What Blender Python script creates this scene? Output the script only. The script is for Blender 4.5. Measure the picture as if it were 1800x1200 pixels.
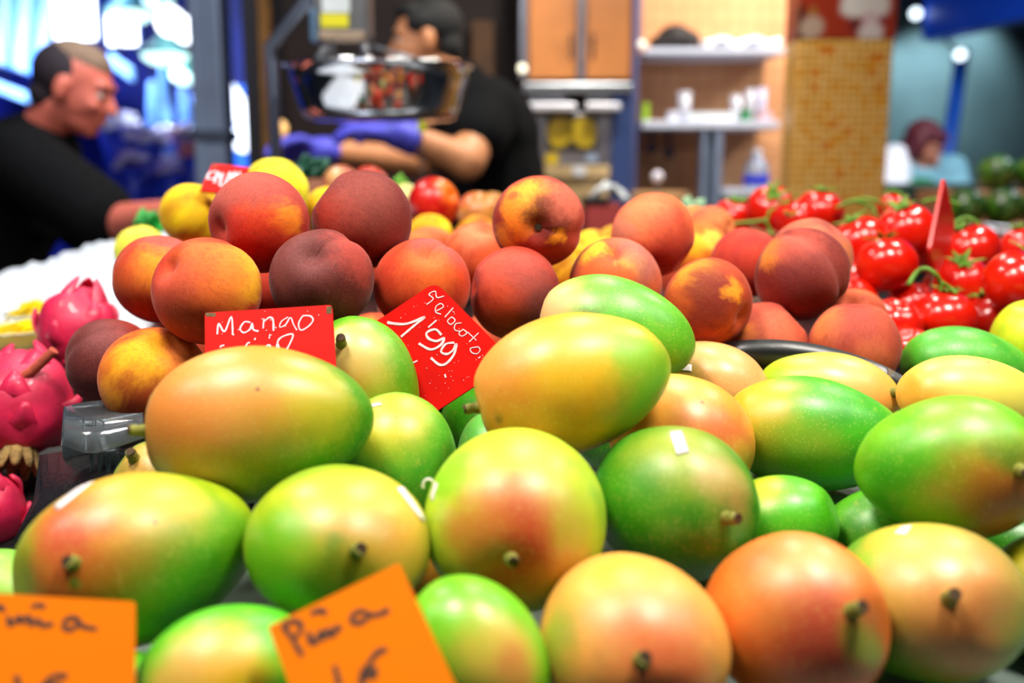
import bpy, bmesh, math, random
from mathutils import Vector, Matrix, noise
from mathutils.bvhtree import BVHTree
random.seed(7)
for o in list(bpy.data.objects): bpy.data.objects.remove(o)
scene = bpy.context.scene
COL = scene.collection
V = Vector
# ------------------------------------------------------------------ camera
FPX = 1750.0; PITCH = math.atan(300 / FPX); CAMZ = 1.35
RT = V((1, 0, 0)); FW = V((0, math.cos(PITCH), -math.sin(PITCH))); UP = V((0, math.sin(PITCH), math.cos(PITCH)))
CAM = V((0, 0, CAMZ))
cd = bpy.data.cameras.new('camera'); cam = bpy.data.objects.new('camera', cd); COL.objects.link(cam)
cam.location = CAM; cam.rotation_euler = (math.pi / 2 - PITCH, 0, 0)
cd.sensor_width = 36; cd.lens = 35; cd.clip_start = 0.02; cd.clip_end = 200
cd.dof.use_dof = True; cd.dof.focus_distance = 0.735; cd.dof.aperture_fstop = 3.3; cd.dof.aperture_blades = 0
scene.camera = cam
# ------------------------------------------------------------------ view, world
vs = scene.view_settings
vs.view_transform = 'Standard'; vs.look = 'None'; vs.exposure = 0.0; vs.gamma = 1.0; vs.use_curve_mapping = False
w = bpy.data.worlds.new('market_air'); scene.world = w; w.use_nodes = True
bg = w.node_tree.nodes['Background']; bg.inputs[0].default_value = (.55, .68, 1.0, 1); bg.inputs[1].default_value = .05
# ------------------------------------------------------------------ lamps over the stall and in the hall
def area(name, loc, target, size, power, col=(1, .95, .86), spread=150):
    l = bpy.data.lights.new(name, 'AREA'); l.shape = 'DISK'; l.size = size; l.energy = power; l.color = col
    l.spread = math.radians(spread)
    o = bpy.data.objects.new(name, l); COL.objects.link(o); o.location = loc
    o.rotation_euler = (V(target) - V(loc)).to_track_quat('-Z', 'Y').to_euler(); return o
def spot(name, loc, target, power, angle, col=(1, 1, 1), r=.05, blend=.6):
    l = bpy.data.lights.new(name, 'SPOT'); l.energy = power; l.spot_size = math.radians(angle); l.spot_blend = blend
    l.color = col; l.shadow_soft_size = r
    o = bpy.data.objects.new(name, l); COL.objects.link(o); o.location = loc
    o.rotation_euler = (V(target) - V(loc)).to_track_quat('-Z', 'Y').to_euler(); return o
# row of stall lamps under the canopy above the display (their broad highlights lie on the fruit)
for i, (x, y, p) in enumerate([(-1.1, .55, 4.5), (-.40, .44, 12.8), (.42, .44, 13.6), (1.15, .55, 4.5)]):
    area('stall_lamp_front_%d_offscreen' % (i + 1), (x, y, 2.32), (x * .6, .72, 1.15), .30, p)
for i, x in enumerate((-.8, .2, 1.0)):
    area('stall_lamp_back_%d_offscreen' % (i + 1), (x, 1.55, 2.45), (x * .8, 1.4, 1.2), .18, 6.5)
# lamps of the blue hall, of the kitchen corner (glow on the alcove tiles) and of the aisles, all above the frame
area('hall_lamp_offscreen', (-3.4, 5.4, 3.6), (-3.2, 7.5, 1.6), .6, 200, (.5, .62, 1.0), 110)
area('kitchen_lamp_alcove_offscreen', (1.15, 3.62, 2.75), (1.0, 4.25, 1.7), .2, 24, (1, .92, .82))
area('kitchen_lamp_vendor_offscreen', (.35, 2.75, 2.8), (.1, 3.3, 1.2), .3, 26, (1, .93, .82))
area('aisle_lamp_left_offscreen', (-.75, 2.05, 2.6), (-1.1, 2.6, 1.5), .3, 15, (.92, .93, 1.0))
area('aisle_lamp_right_offscreen', (2.6, 3.6, 3.0), (2.2, 4.6, 1.1), .4, 40, (.85, .95, 1.0))

# ------------------------------------------------------------------ helpers
def P(x, y, d):            # point on the sight line through (x, y) of the 1800x1200 frame, at depth d
    return CAM + RT * ((x - 900) / FPX * d) - UP * ((y - 600) / FPX * d) + FW * d
def ray(x, y): return (FW + RT * ((x - 900) / FPX) - UP * ((y - 600) / FPX)).normalized()
def at(x, y, Y):           # same, at world distance Y from the camera plane
    d = FW + RT * ((x - 900) / FPX) - UP * ((y - 600) / FPX)
    return CAM + d * (Y / d.y)
def lin(c):
    def f(v):
        v /= 255.0
        return v / 12.92 if v <= .04045 else ((v + .055) / 1.055) ** 2.4
    return (f(c[0]), f(c[1]), f(c[2]), 1)
ORG = {}
def tag(o, label=None, cat=None, group=None, kind=None):
    if label: o['label'] = label
    if cat: o['category'] = cat
    if group: o['group'] = group
    if kind: o['kind'] = kind
    return o
def empty(name, loc, label=None, cat=None, group=None):
    o = bpy.data.objects.new(name, None); COL.objects.link(o); o.location = loc; o.empty_display_size = .05
    ORG[o] = V(loc); return tag(o, label, cat, group)
def mesh(name, vf, mat, parent=None, org=None, smooth=False, label=None, cat=None, group=None, kind=None):
    """vf = (verts in world space, faces). Top level: origin at org or base centre. Child: origin of its thing."""
    vs_, fs = vf
    if parent is not None: og = ORG[parent]
    elif org is not None: og = V(org)
    else:
        xs = [v[0] for v in vs_]; ys = [v[1] for v in vs_]; zs = [v[2] for v in vs_]
        og = V(((min(xs) + max(xs)) / 2, (min(ys) + max(ys)) / 2, min(zs)))
    me = bpy.data.meshes.new(name)
    me.from_pydata([V(v) - og for v in vs_], [], fs); me.update()
    if smooth: me.polygons.foreach_set('use_smooth', [True] * len(me.polygons))
    if mat: me.materials.append(mat)
    o = bpy.data.objects.new(name, me); COL.objects.link(o); ORG[o] = og
    if parent is not None: o.parent = parent
    else: o.location = og
    return tag(o, label, cat, group, kind)
def cat_vf(*parts):
    vs_, fs = [], []
    for v, f in parts:
        n = len(vs_); vs_ += list(v); fs += [tuple(i + n for i in q) for q in f]
    return vs_, fs
def from_bm(bm):
    bm.verts.index_update()
    r = ([v.co.copy() for v in bm.verts], [tuple(v.index for v in f.verts) for f in bm.faces]); bm.free(); return r
def box(lo, hi, bev=0.0, seg=2):
    bm = bmesh.new(); bmesh.ops.create_cube(bm, size=1)
    lo, hi = V(lo), V(hi)
    for v in bm.verts: v.co = V(((v.co[i] + .5) * (hi[i] - lo[i]) + lo[i] for i in range(3)))
    if bev > 0: bmesh.ops.bevel(bm, geom=bm.edges[:], offset=bev, segments=seg, affect='EDGES', profile=.5)
    return from_bm(bm)
def obox(c, ax, ay, az, hx, hy, hz, bev=0.0):   # oriented box: centre, three axes, half sizes
    v, f = box((-hx, -hy, -hz), (hx, hy, hz), bev)
    ax, ay, az = V(ax).normalized(), V(ay).normalized(), V(az).normalized()
    return [V(c) + ax * q[0] + ay * q[1] + az * q[2] for q in v], f
def tube(pts, rad, n=8, closed=True):
    pts = [V(p) for p in pts]; m = len(pts)
    rad = rad if isinstance(rad, (list, tuple)) else [rad] * m
    vs_, fs = [], []; t0 = None
    for i, p in enumerate(pts):
        t = (pts[min(i + 1, m - 1)] - pts[max(i - 1, 0)]).normalized()
        if t0 is None:
            a = t.orthogonal().normalized()
        else:
            a = (a - t * a.dot(t)).normalized()
        t0 = t; b = t.cross(a)
        for k in range(n):
            q = 2 * math.pi * k / n
            vs_.append(p + (a * math.cos(q) + b * math.sin(q)) * rad[i])
    for i in range(m - 1):
        for k in range(n):
            fs.append((i * n + k, i * n + (k + 1) % n, (i + 1) * n + (k + 1) % n, (i + 1) * n + k))
    if closed:
        fs.append(tuple(range(n - 1, -1, -1))); fs.append(tuple((m - 1) * n + k for k in range(n)))
    return vs_, fs
def lathe(prof, base, n=32, axis='Z', cap=False):   # prof: (radius, height) pairs
    vs_, fs = [], []
    for r, h in prof:
        for k in range(n):
            q = 2 * math.pi * k / n
            vs_.append(V(base) + V((r * math.cos(q), r * math.sin(q), h)))
    for i in range(len(prof) - 1):
        for k in range(n):
            fs.append((i * n + k, i * n + (k + 1) % n, (i + 1) * n + (k + 1) % n, (i + 1) * n + k))
    if cap:
        fs.append(tuple(range(n - 1, -1, -1))); fs.append(tuple((len(prof) - 1) * n + k for k in range(n)))
    return vs_, fs
def ball(c, rx, ry=None, rz=None, n=16, m=10, frame=None):
    ry = rx if ry is None else ry; rz = rx if rz is None else rz
    vs_, fs = [], []
    for i in range(m + 1):
        th = math.pi * i / m
        for k in range(n):
            q = 2 * math.pi * k / n
            p = V((rx * math.sin(th) * math.cos(q), ry * math.sin(th) * math.sin(q), rz * math.cos(th)))
            vs_.append(V(c) + (frame @ p if frame else p))
    for i in range(m):
        for k in range(n):
            fs.append((i * n + k, (i + 1) * n + k, (i + 1) * n + (k + 1) % n, i * n + (k + 1) % n))
    bm = bmesh.new(); bv = [bm.verts.new(v) for v in vs_]
    for q in fs: bm.faces.new([bv[i] for i in q])
    bmesh.ops.remove_doubles(bm, verts=bm.verts[:], dist=1e-6)
    return from_bm(bm)
def spline(pts, n=5):
    pts = [V(p) for p in pts]
    if len(pts) < 3: return pts
    out = []
    for i in range(len(pts) - 1):
        p0 = pts[max(i - 1, 0)]; p1 = pts[i]; p2 = pts[i + 1]; p3 = pts[min(i + 2, len(pts) - 1)]
        for k in range(n):
            t = k / n
            out.append(.5 * ((2 * p1) + (p2 - p0) * t + (2 * p0 - 5 * p1 + 4 * p2 - p3) * t * t + (3 * p1 - p0 - 3 * p2 + p3) * t ** 3))
    out.append(pts[-1]); return out

# ------------------------------------------------------------------ materials
class NT:
    def __init__(s, name):
        s.m = bpy.data.materials.new(name); s.m.use_nodes = True; s.t = s.m.node_tree; s.b = s.t.nodes['Principled BSDF']
    def n(s, ty, **kw):
        q = s.t.nodes.new(ty)
        for k, v in kw.items(): setattr(q, k, v)
        return q
    def l(s, a, b): s.t.links.new(a, b)
    def mix(s, fac, a, b):
        q = s.n('ShaderNodeMix', data_type='RGBA')
        for i, v in ((0, fac), (6, a), (7, b)):
            if isinstance(v, (int, float)): q.inputs[i].default_value = v
            elif isinstance(v, tuple): q.inputs[i].default_value = v
            else: s.l(v, q.inputs[i])
        return q.outputs[2]
    def rng(s, val, a, b, c=0, d=1, kind='LINEAR'):
        q = s.n('ShaderNodeMapRange', interpolation_type=kind); s.l(val, q.inputs[0])
        for i, v in zip((1, 2, 3, 4), (a, b, c, d)): q.inputs[i].default_value = v
        return q.outputs[0]
    def noise(s, vec, scale, detail=3, rough=.5):
        q = s.n('ShaderNodeTexNoise'); q.inputs['Scale'].default_value = scale; q.inputs['Detail'].default_value = detail
        q.inputs['Roughness'].default_value = rough
        if vec is not None: s.l(vec, q.inputs['Vector'])
        return q
_mc = {}
def pbr(name, col, rough=.5, metal=0.0, var=.12, scale=14, bump=0.0, spec=.5, coat=0, trans=0, emit=None, es=0, sheen=0, alpha=1):
    if name in _mc: return _mc[name]
    T = NT(name); c = lin(col); tc = T.n('ShaderNodeTexCoord')
    nz = T.noise(tc.outputs['Object'], scale)
    dk = tuple(v * (1 - var) for v in c[:3]) + (1,); lt = tuple(min(1, v * (1 + var)) for v in c[:3]) + (1,)
    T.l(T.mix(T.rng(nz.outputs['Fac'], .3, .7), dk, lt), T.b.inputs['Base Color'])
    T.b.inputs['Roughness'].default_value = rough; T.b.inputs['Metallic'].default_value = metal
    T.b.inputs['Specular IOR Level'].default_value = spec; T.b.inputs['Coat Weight'].default_value = coat
    T.b.inputs['Transmission Weight'].default_value = trans; T.b.inputs['Sheen Weight'].default_value = sheen
    T.b.inputs['Alpha'].default_value = alpha
    if emit: T.b.inputs['Emission Color'].default_value = lin(emit); T.b.inputs['Emission Strength'].default_value = es
    if bump:
        bp = T.n('ShaderNodeBump'); bp.inputs['Strength'].default_value = bump; bp.inputs['Distance'].default_value = .004
        n2 = T.noise(tc.outputs['Object'], scale * 3, 4); T.l(n2.outputs['Fac'], bp.inputs['Height']); T.l(bp.outputs[0], T.b.inputs['Normal'])
    _mc[name] = T.m; return T.m
def sat(c, k=.28):
    m = max(c[:3]); return tuple(max(0, m - (m - v) * (1 + k * v / m)) for v in c[:3]) + (1,)
def blob_chain(T, co, col, blobs):
    """mixes round pigment patches into a colour: (local point, radius, colour, strength, softness)"""
    for (p, r, c, st, so) in blobs:
        dv = T.n('ShaderNodeVectorMath', operation='DISTANCE'); T.l(co, dv.inputs[0]); dv.inputs[1].default_value = p
        fac = T.rng(dv.outputs['Value'], r * (1 + so), r * (1 - so), 0, st, 'SMOOTHSTEP')
        col = T.mix(fac, col, sat(lin(c)))
    return col
# ================================================================== the market hall: floor, ceiling, walls
def struct(name, vf, mat, smooth=False): return mesh(name, vf, mat, kind='structure', smooth=smooth)
def pbox(x0, y0, x1, y1, Y, depth, bev=.004):          # box whose front face fills a frame rectangle at distance Y
    a, b = at(x0, y1, Y), at(x1, y0, Y); return box((a.x, Y, a.z), (b.x, Y + depth, b.z), bev)
FLM = pbr('market_floor', (70, 72, 78), .35, var=.15, scale=3)
struct('floor', box((-9, -2.5, -.05), (9, 12, 0)), FLM)
struct('ceiling', box((-9, -2.5, 5.2), (9, 12, 5.3)), pbr('dark_roof', (26, 28, 40), .8))
struct('wall_far', box((-9, 11, 0), (9, 11.1, 5.2)), pbr('blue_hall_wall', (14, 34, 150), .5, var=.35, scale=1.2))
struct('wall_left', box((-7.1, 2.0, 0), (-7.0, 11, 5.2)), pbr('blue_hall_wall_side', (30, 80, 190), .5, var=.3, scale=1.5))
struct('floor_stall', box((-.95, 2.35, 0), (1.75, 4.34, .14), .005), pbr('duckboard', (60, 48, 38), .7, var=.2, scale=4))
xl, xr, xe = at(452, 0, 4.3).x, at(1118, 0, 4.3).x, at(1392, 0, 4.3).x
struct('wall_back', box((xl, 4.3, .14), (xr, 4.38, 3.3)), pbr('dark_brown_wall', (34, 18, 14), .7, var=.35, scale=3))
def tile_mat(nm, a, b, g, sc):
    T = NT(nm); tc = T.n('ShaderNodeTexCoord'); mp = T.n('ShaderNodeMapping'); mp.inputs['Rotation'].default_value = (math.pi / 2, 0, 0); T.l(tc.outputs['Object'], mp.inputs[0])
    br = T.n('ShaderNodeTexBrick'); br.offset = 0; T.l(mp.outputs[0], br.inputs['Vector']); br.inputs['Scale'].default_value = sc; br.inputs['Color1'].default_value = lin(a); br.inputs['Color2'].default_value = lin(b); br.inputs['Mortar'].default_value = lin(g)
    br.inputs['Mortar Size'].default_value = .03; br.inputs['Brick Width'].default_value = 1; br.inputs['Row Height'].default_value = 1
    T.l(br.outputs['Color'], T.b.inputs['Base Color']); T.b.inputs['Roughness'].default_value = .3; return T.m
struct('wall_alcove', box((xr, 4.3, .14), (xe, 4.38, 3.3)), tile_mat('terracotta_tiles', (216, 158, 112), (210, 150, 104), (180, 122, 82), 16))
struct('wall_partition', box((at(455, 0, 4.1).x - .02, 3.9, .14), (at(455, 0, 4.1).x + .05, 4.34, 3.3)), pbr('dark_frame', (30, 28, 36), .5))
TEAL = pbr('teal_panel', (72, 98, 104), .35, var=.18, scale=1.5)
struct('wall_right', box((at(1540, 0, 7.6).x, 7.6, 0), (8.9, 7.7, 4.6)), TEAL)
# key: cx,cy, a,b,c (semi axes px), ang, tow, depth
MANGO = {
'm1':(455,744,200,125,134,183,.15,.60),'m2':(250,978,215,150,146,188,.72,.54),'m3':(594,946,190,157,123,-40,.95,.545),
'm4':(906,903,190,156,145,-95,.93,.55),'m5':(1178,880,165,128,131,-12,.82,.60),'m6':(1005,673,178,122,121,195,.1,.64),
'm7':(1082,582,142,95,92,165,-.2,.76),'m8':(1190,768,140,116,110,-30,.6,.72),'m9':(1252,672,100,80,70,-25,.5,.86),
'm10':(1430,763,158,100,98,172,-.15,.72),'m11':(1458,692,122,78,72,-12,.1,.84),'m12':(1718,708,150,85,77,170,.2,.76),
'm13':(1700,647,116,75,69,170,0,.88),'m14':(1818,612,88,70,72,100,.2,.92),'m15':(1668,822,160,122,123,5,.4,.62),
'm16':(1620,1055,180,155,132,10,.93,.545),'m17':(1390,1088,170,137,148,8,.75,.53),'m18':(1110,1118,185,161,133,-65,.93,.525),
'm19':(835,1152,150,116,119,140,-.3,.51),'m20':(400,1200,165,128,132,200,.4,.49),'m21':(5,1058,112,90,90,180,.2,.60),
'm22':(640,670,122,90,92,118,.35,.725),'m23':(700,812,125,102,104,110,-.3,.68),'m24':(842,758,85,68,76,90,.3,.80),
'm25':(866,803,86,60,75,90,.3,.76),'m26':(1350,928,125,97,86,20,.4,.64),'m27':(1532,948,115,84,82,30,.3,.66),
'm28':(300,860,102,80,76,145,.3,.68),'m29':(1838,1050,120,88,102,60,.5,.58),'m30':(768,1010,80,60,62,90,.3,.62),
'm31':(190,1246,140,100,104,180,.1,.475),'m32':(1770,962,105,84,72,0,.3,.66),
}
# key: cx,cy,r,depth
PEACH = {
'p1':(457,391,88,.80),'p2':(637,387,89,.80),'p3':(281,491,79,.86),'p4':(364,511,95,.74),'p5':(565,492,90,.775),
'p6':(742,502,85,.82),'p7':(905,516,82,.85),'p8':(946,390,81,.88),'p9':(1081,497,81,.88),'p10':(1147,413,75,.93),
'p11':(197,638,79,.83),'p12':(272,668,94,.745),'p13':(1243,532,79,.90),'p14':(1408,483,82,.88),'p15':(1424,456,73,1.0),
'p16':(1312,462,63,1.02),'p17':(1232,446,53,1.12),'p18':(1342,608,78,.87),'p19':(1502,608,80,.86),'p20':(1204,602,68,.92),
'p21':(842,451,62,1.02),'p22':(757,449,52,1.14),'p23':(856,612,60,.97),'p24':(1250,404,42,1.3),'p25':(660,612,64,.95),
'p26':(478,496,64,.95),'p27':(1500,564,58,1.02),'p28':(1218,398,36,1.4),
'y1':(338,378,56,1.15),'y2':(485,336,58,1.2),'y3':(578,374,46,1.25),'y4':(757,416,41,1.3),'y5':(1042,442,39,1.35),
'y6':(838,418,40,1.4),'y7':(1078,424,28,1.5),'y8':(248,440,45,1.25),'y9':(1000,470,48,1.1),
'n1':(762,357,46,1.4),'n2':(840,374,37,1.55),'n3':(600,322,32,1.7),'n4':(650,326,34,1.75),'n5':(866,368,30,1.75),'n6':(712,352,30,1.6),
}
TOM = {
't1':(1355,366,40,1.52),'t2':(1287,382,34,1.6),'t3':(1440,372,40,1.5),'t4':(1398,386,36,1.45),'t5':(1512,426,46,1.3),
't6':(1592,404,48,1.32),'t7':(1558,465,50,1.2),'t8':(1500,500,44,1.27),'t9':(1498,530,42,1.22),'t10':(1572,366,28,1.6),
't11':(1706,440,47,1.28),'t12':(1688,496,47,1.19),'t13':(1795,496,60,1.14),'t14':(1660,560,52,1.1),'t15':(1742,560,48,1.15),
't16':(1606,538,44,1.2),'t17':(1572,570,47,1.08),'t18':(1600,612,36,1.06),'t19':(1636,440,42,1.36),'t20':(1800,436,40,1.35),
}
DRAG = {'d1':(136,582,68,1.08),'d2':(40,708,84,.93),'d3':(-22,902,64,.86)}
FILL = [('pf0', -0.2914, 1.7253, 1.263, 0.036), ('pf1', -0.2365, 1.7754, 1.2568, 0.036), ('pf2', -0.1104, 1.4172, 1.2334, 0.036), ('pf3', -0.1719, 1.6192, 1.2408, 0.036), ('pf4', -0.3693, 1.1492, 1.2282, 0.036), ('pf5', -0.23, 1.2635, 1.2302, 0.036), ('tf6', 0.3952, 1.5494, 1.2258, 0.036), ('tf7', 0.6144, 1.6169, 1.23, 0.036), ('tf8', 0.4629, 1.5158, 1.22, 0.036), ('pf9', -0.0531, 1.5658, 1.2024, 0.0514), ('pf10', -0.034, 1.7681, 1.2026, 0.0516), ('tf11', 0.4126, 1.4632, 1.201, 0.0501), ('tf12', 0.3538, 1.6148, 1.1986, 0.0476), ('pf13', 0.26, 1.31, 1.1974, 0.0464), ('pf14', 0.2544, 1.4112, 1.1981, 0.0471), ('pf15', -0.134, 0.7967, 1.1995, 0.036), ('pf16', -0.1062, 1.3085, 1.1933, 0.0424), ('pf17', 0.0027, 1.0238, 1.1946, 0.0436), ('pf18', 0.2125, 1.1248, 1.1891, 0.036), ('pf19', -0.2768, 0.861, 1.1891, 0.036), ('pf20', -0.1181, 1.1558, 1.1895, 0.0385), ('pf21', 0.2218, 1.047, 1.1862, 0.036), ('pf22', -0.4414, 1.2665, 1.1907, 0.036), ('tf23', 0.6146, 1.2971, 1.1863, 0.036), ('pf24', 0.0263, 0.8727, 1.188, 0.036), ('tf25', 0.6943, 1.3784, 1.1863, 0.036), ('pf26', 0.1526, 1.5076, 1.1864, 0.036), ('pf27', -0.1947, 0.9888, 1.1946, 0.0436), ('pf28', 0.0629, 1.0688, 1.1864, 0.036), ('tf29', 0.606, 1.3756, 1.1861, 0.036), ('pf30', 0.0871, 1.3757, 1.186, 0.036), ('mf31', 0.0937, 0.7689, 1.1495, 0.0429), ('pf32', -0.2914, 1.7297, 1.1921, 0.036), ('pf33', -0.223, 1.7923, 1.1892, 0.036), ('pf34', -0.2139, 1.6422, 1.1884, 0.036), ('pf35', -0.1479, 1.4552, 1.1866, 0.036), ('pf36', -0.2659, 1.3, 1.1853, 0.033), ('tf37', 0.5794, 1.6606, 1.1863, 0.036), ('pf38', -0.4028, 1.1911, 1.1864, 0.033), ('tf39', 0.4287, 1.5913, 1.184, 0.033), ('tf40', 0.4949, 1.5558, 1.18, 0.03), ('pf41', -0.1771, 0.7799, 1.1456, 0.036)]
DEPTH = {'m1': 0.611, 'm2': 0.54, 'm3': 0.545, 'm4': 0.5674, 'm5': 0.6, 'm6': 0.64, 'm7': 0.7603, 'm8': 0.694, 'm9': 0.8083, 'm10': 0.72, 'm11': 0.8096, 'm12': 0.76, 'm13': 0.88, 'm14': 0.92, 'm15': 0.6041, 'm16': 0.5472, 'm17': 0.5129, 'm18': 0.4935, 'm19': 0.475, 'm20': 0.4704, 'm21': 0.6, 'm22': 0.7397, 'm23': 0.68, 'm24': 0.8254, 'm25': 0.76, 'm26': 0.64, 'm27': 0.66, 'm28': 0.68, 'm29': 0.58, 'm30': 0.62, 'm31': 0.494, 'm32': 0.66, 'p1': 0.8, 'p2': 0.832, 'p3': 0.86, 'p4': 0.74, 'p5': 0.7703, 'p6': 0.8077, 'p7': 0.8406, 'p8': 0.88, 'p9': 0.88, 'p10': 0.93, 'p11': 0.83, 'p12': 0.7495, 'p13': 0.8571, 'p14': 0.9207, 'p15': 0.996, 'p16': 1.0566, 'p17': 1.12, 'p18': 0.894, 'p19': 0.8617, 'p20': 0.9341, 'p21': 1.02, 'p22': 1.14, 'p23': 0.97, 'p24': 1.3, 'p25': 0.95, 'p26': 0.95, 'p27': 1.02, 'p28': 1.4, 'y1': 1.15, 'y2': 1.2, 'y3': 1.25, 'y4': 1.3, 'y5': 1.35, 'y6': 1.4, 'y7': 1.5, 'y8': 1.25, 'y9': 1.1, 'n1': 1.4, 'n2': 1.55, 'n3': 1.7, 'n4': 1.75, 'n5': 1.75, 'n6': 1.6, 't1': 1.52, 't2': 1.6, 't3': 1.5, 't4': 1.45, 't5': 1.3, 't6': 1.32, 't7': 1.1867, 't8': 1.27, 't9': 1.1806, 't10': 1.6, 't11': 1.28, 't12': 1.1947, 't13': 1.0944, 't14': 1.1, 't15': 1.15, 't16': 1.2, 't17': 1.08, 't18': 1.037, 't19': 1.36, 't20': 1.35, 'd1': 1.08, 'd2': 0.93, 'd3': 0.86}
# ================================================================== fruit
def mango_mat(i, base, blobs, R):
    T = NT('mango_skin'); tc = T.n('ShaderNodeTexCoord'); ob = tc.outputs['Object']
    ad = T.n('ShaderNodeVectorMath', operation='ADD'); ad.inputs[1].default_value = (i * 1.7, i * .31, i * .9); T.l(ob, ad.inputs[0])
    n1 = T.noise(ad.outputs[0], 26, 4, .6)
    sb = T.n('ShaderNodeVectorMath', operation='SUBTRACT'); T.l(n1.outputs['Color'], sb.inputs[0]); sb.inputs[1].default_value = (.5, .5, .5)
    sc = T.n('ShaderNodeVectorMath', operation='MULTIPLY_ADD'); T.l(sb.outputs[0], sc.inputs[0]); sc.inputs[1].default_value = (.035, .035, .035); T.l(ob, sc.inputs[2])
    n2 = T.noise(ad.outputs[0], 40, 5, .62)
    b = sat(lin(base)); b2 = tuple(min(1, v * k) for v, k in zip(b, (1.45, 1.12, 1.0))) + (1,); b3 = tuple(v * k for v, k in zip(b, (.72, .82, .75))) + (1,)
    col = T.mix(T.rng(n2.outputs['Fac'], .32, .68), b3, b2)
    col = blob_chain(T, sc.outputs[0], col, blobs)
    n3 = T.noise(ad.outputs[0], 120, 4, .7)                     # faint mottling
    col = T.mix(T.rng(n3.outputs['Fac'], .58, .8, 0, .25), col, lin((235, 200, 90)))
    vo = T.n('ShaderNodeTexVoronoi'); vo.inputs['Scale'].default_value = 420; T.l(ad.outputs[0], vo.inputs['Vector'])   # pale lenticels
    col = T.mix(T.rng(vo.outputs['Distance'], .28, .1, 0, .28), col, lin((225, 225, 120)))
    v2 = T.n('ShaderNodeTexVoronoi'); v2.inputs['Scale'].default_value = 38; T.l(ad.outputs[0], v2.inputs['Vector'])    # a few dark freckles
    fr = T.rng(v2.outputs['Distance'], .075, .03, 0, .75)
    sp = T.n('ShaderNodeSeparateColor'); T.l(v2.outputs['Color'], sp.inputs[0])
    mu = T.n('ShaderNodeMath', operation='MULTIPLY'); T.l(fr, mu.inputs[0]); T.l(T.rng(sp.outputs[0], .8, .82), mu.inputs[1])
    col = T.mix(mu.outputs[0], col, lin((70, 45, 20)))
    T.l(col, T.b.inputs['Base Color'])
    T.l(T.rng(n1.outputs['Fac'], .3, .7, .34, .46), T.b.inputs['Roughness'])
    T.b.inputs['Specular IOR Level'].default_value = .5
    T.b.inputs['Coat Weight'].default_value = .22; T.b.inputs['Coat Roughness'].default_value = .45
    bp = T.n('ShaderNodeBump'); bp.inputs['Strength'].default_value = .06; bp.inputs['Distance'].default_value = .001
    T.l(n3.outputs['Fac'], bp.inputs['Height']); T.l(bp.outputs[0], T.b.inputs['Normal'])
    return T.m
def peach_mat(i, base, blobs, fuzz=.5, gloss=False):
    T = NT('peach_skin'); tc = T.n('ShaderNodeTexCoord'); ob = tc.outputs['Object']
    mp = T.n('ShaderNodeMapping'); mp.inputs['Location'].default_value = (i * .7, i * 1.3, i * .2); mp.inputs['Scale'].default_value = (1, 1, .35); T.l(ob, mp.inputs[0])
    n1 = T.noise(mp.outputs[0], 60, 5, .7)
    sb = T.n('ShaderNodeVectorMath', operation='SUBTRACT'); T.l(n1.outputs['Color'], sb.inputs[0]); sb.inputs[1].default_value = (.5, .5, .5)
    sc = T.n('ShaderNodeVectorMath', operation='MULTIPLY_ADD'); T.l(sb.outputs[0], sc.inputs[0]); sc.inputs[1].default_value = (.034, .034, .034); T.l(ob, sc.inputs[2])
    b = tuple(v * .86 for v in sat(lin(base), .6)[:3]) + (1,); b2 = tuple(min(1, v * k) for v, k in zip(b, (1.3, 1.9, 1.3))) + (1,); b3 = tuple(v * k for v, k in zip(b, (.7, .55, .7))) + (1,)
    n2 = T.noise(mp.outputs[0], 30, 4, .6)
    col = T.mix(T.rng(n2.outputs['Fac'], .32, .68), b3, b2)
    col = blob_chain(T, sc.outputs[0], col, blobs)
    n3 = T.noise(mp.outputs[0], 330, 3, .8)                     # short streaks of the blush
    col = T.mix(T.rng(n3.outputs['Fac'], .48, .75, 0, .42), col, tuple(v * .45 for v in b[:3]) + (1,))
    n4 = T.noise(ob, 900, 2, .7)
    col = T.mix(T.rng(n4.outputs['Fac'], .55, .85, 0, 0 if gloss else .16), col, lin((225, 190, 165)))
    T.l(col, T.b.inputs['Base Color'])
    if gloss:
        T.b.inputs['Roughness'].default_value = .3
    else:
        T.b.inputs['Roughness'].default_value = .72; T.b.inputs['Specular IOR Level'].default_value = .25
        T.b.inputs['Sheen Weight'].default_value = fuzz; T.b.inputs['Sheen Roughness'].default_value = .38
        T.b.inputs['Sheen Tint'].default_value = (1, .86, .8, 1)
        bp = T.n('ShaderNodeBump'); bp.inputs['Strength'].default_value = .12; bp.inputs['Distance'].default_value = .0008
        T.l(n4.outputs['Fac'], bp.inputs['Height']); T.l(bp.outputs[0], T.b.inputs['Normal'])
    return T.m
def sphere_grid(fn, n, m):
    """closed surface from fn(theta, phi), poles on the local Z axis"""
    vs_ = [fn(0, 0)]; fs = []
    for i in range(1, m):
        for k in range(n): vs_.append(fn(math.pi * i / m, 2 * math.pi * k / n))
    vs_.append(fn(math.pi, 0)); L = len(vs_) - 1
    for k in range(n):
        k2 = (k + 1) % n
        fs.append((0, 1 + k, 1 + k2)); fs.append((L, L - n + k2, L - n + k))
        for i in range(m - 2): fs.append((1 + i * n + k, 1 + (i + 1) * n + k, 1 + (i + 1) * n + k2, 1 + i * n + k2))
    return vs_, fs
def add_fruit(name, vf, M, loc, mat):
    me = bpy.data.meshes.new(name); me.from_pydata(vf[0], [], vf[1]); me.update()
    me.polygons.foreach_set('use_smooth', [True] * len(me.polygons))
    if mat: me.materials.append(mat)
    o = bpy.data.objects.new(name, me); COL.objects.link(o)
    o.matrix_world = Matrix.Translation(loc) @ M.to_4x4()
    ORG[o] = V((0, 0, 0)); return o
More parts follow.
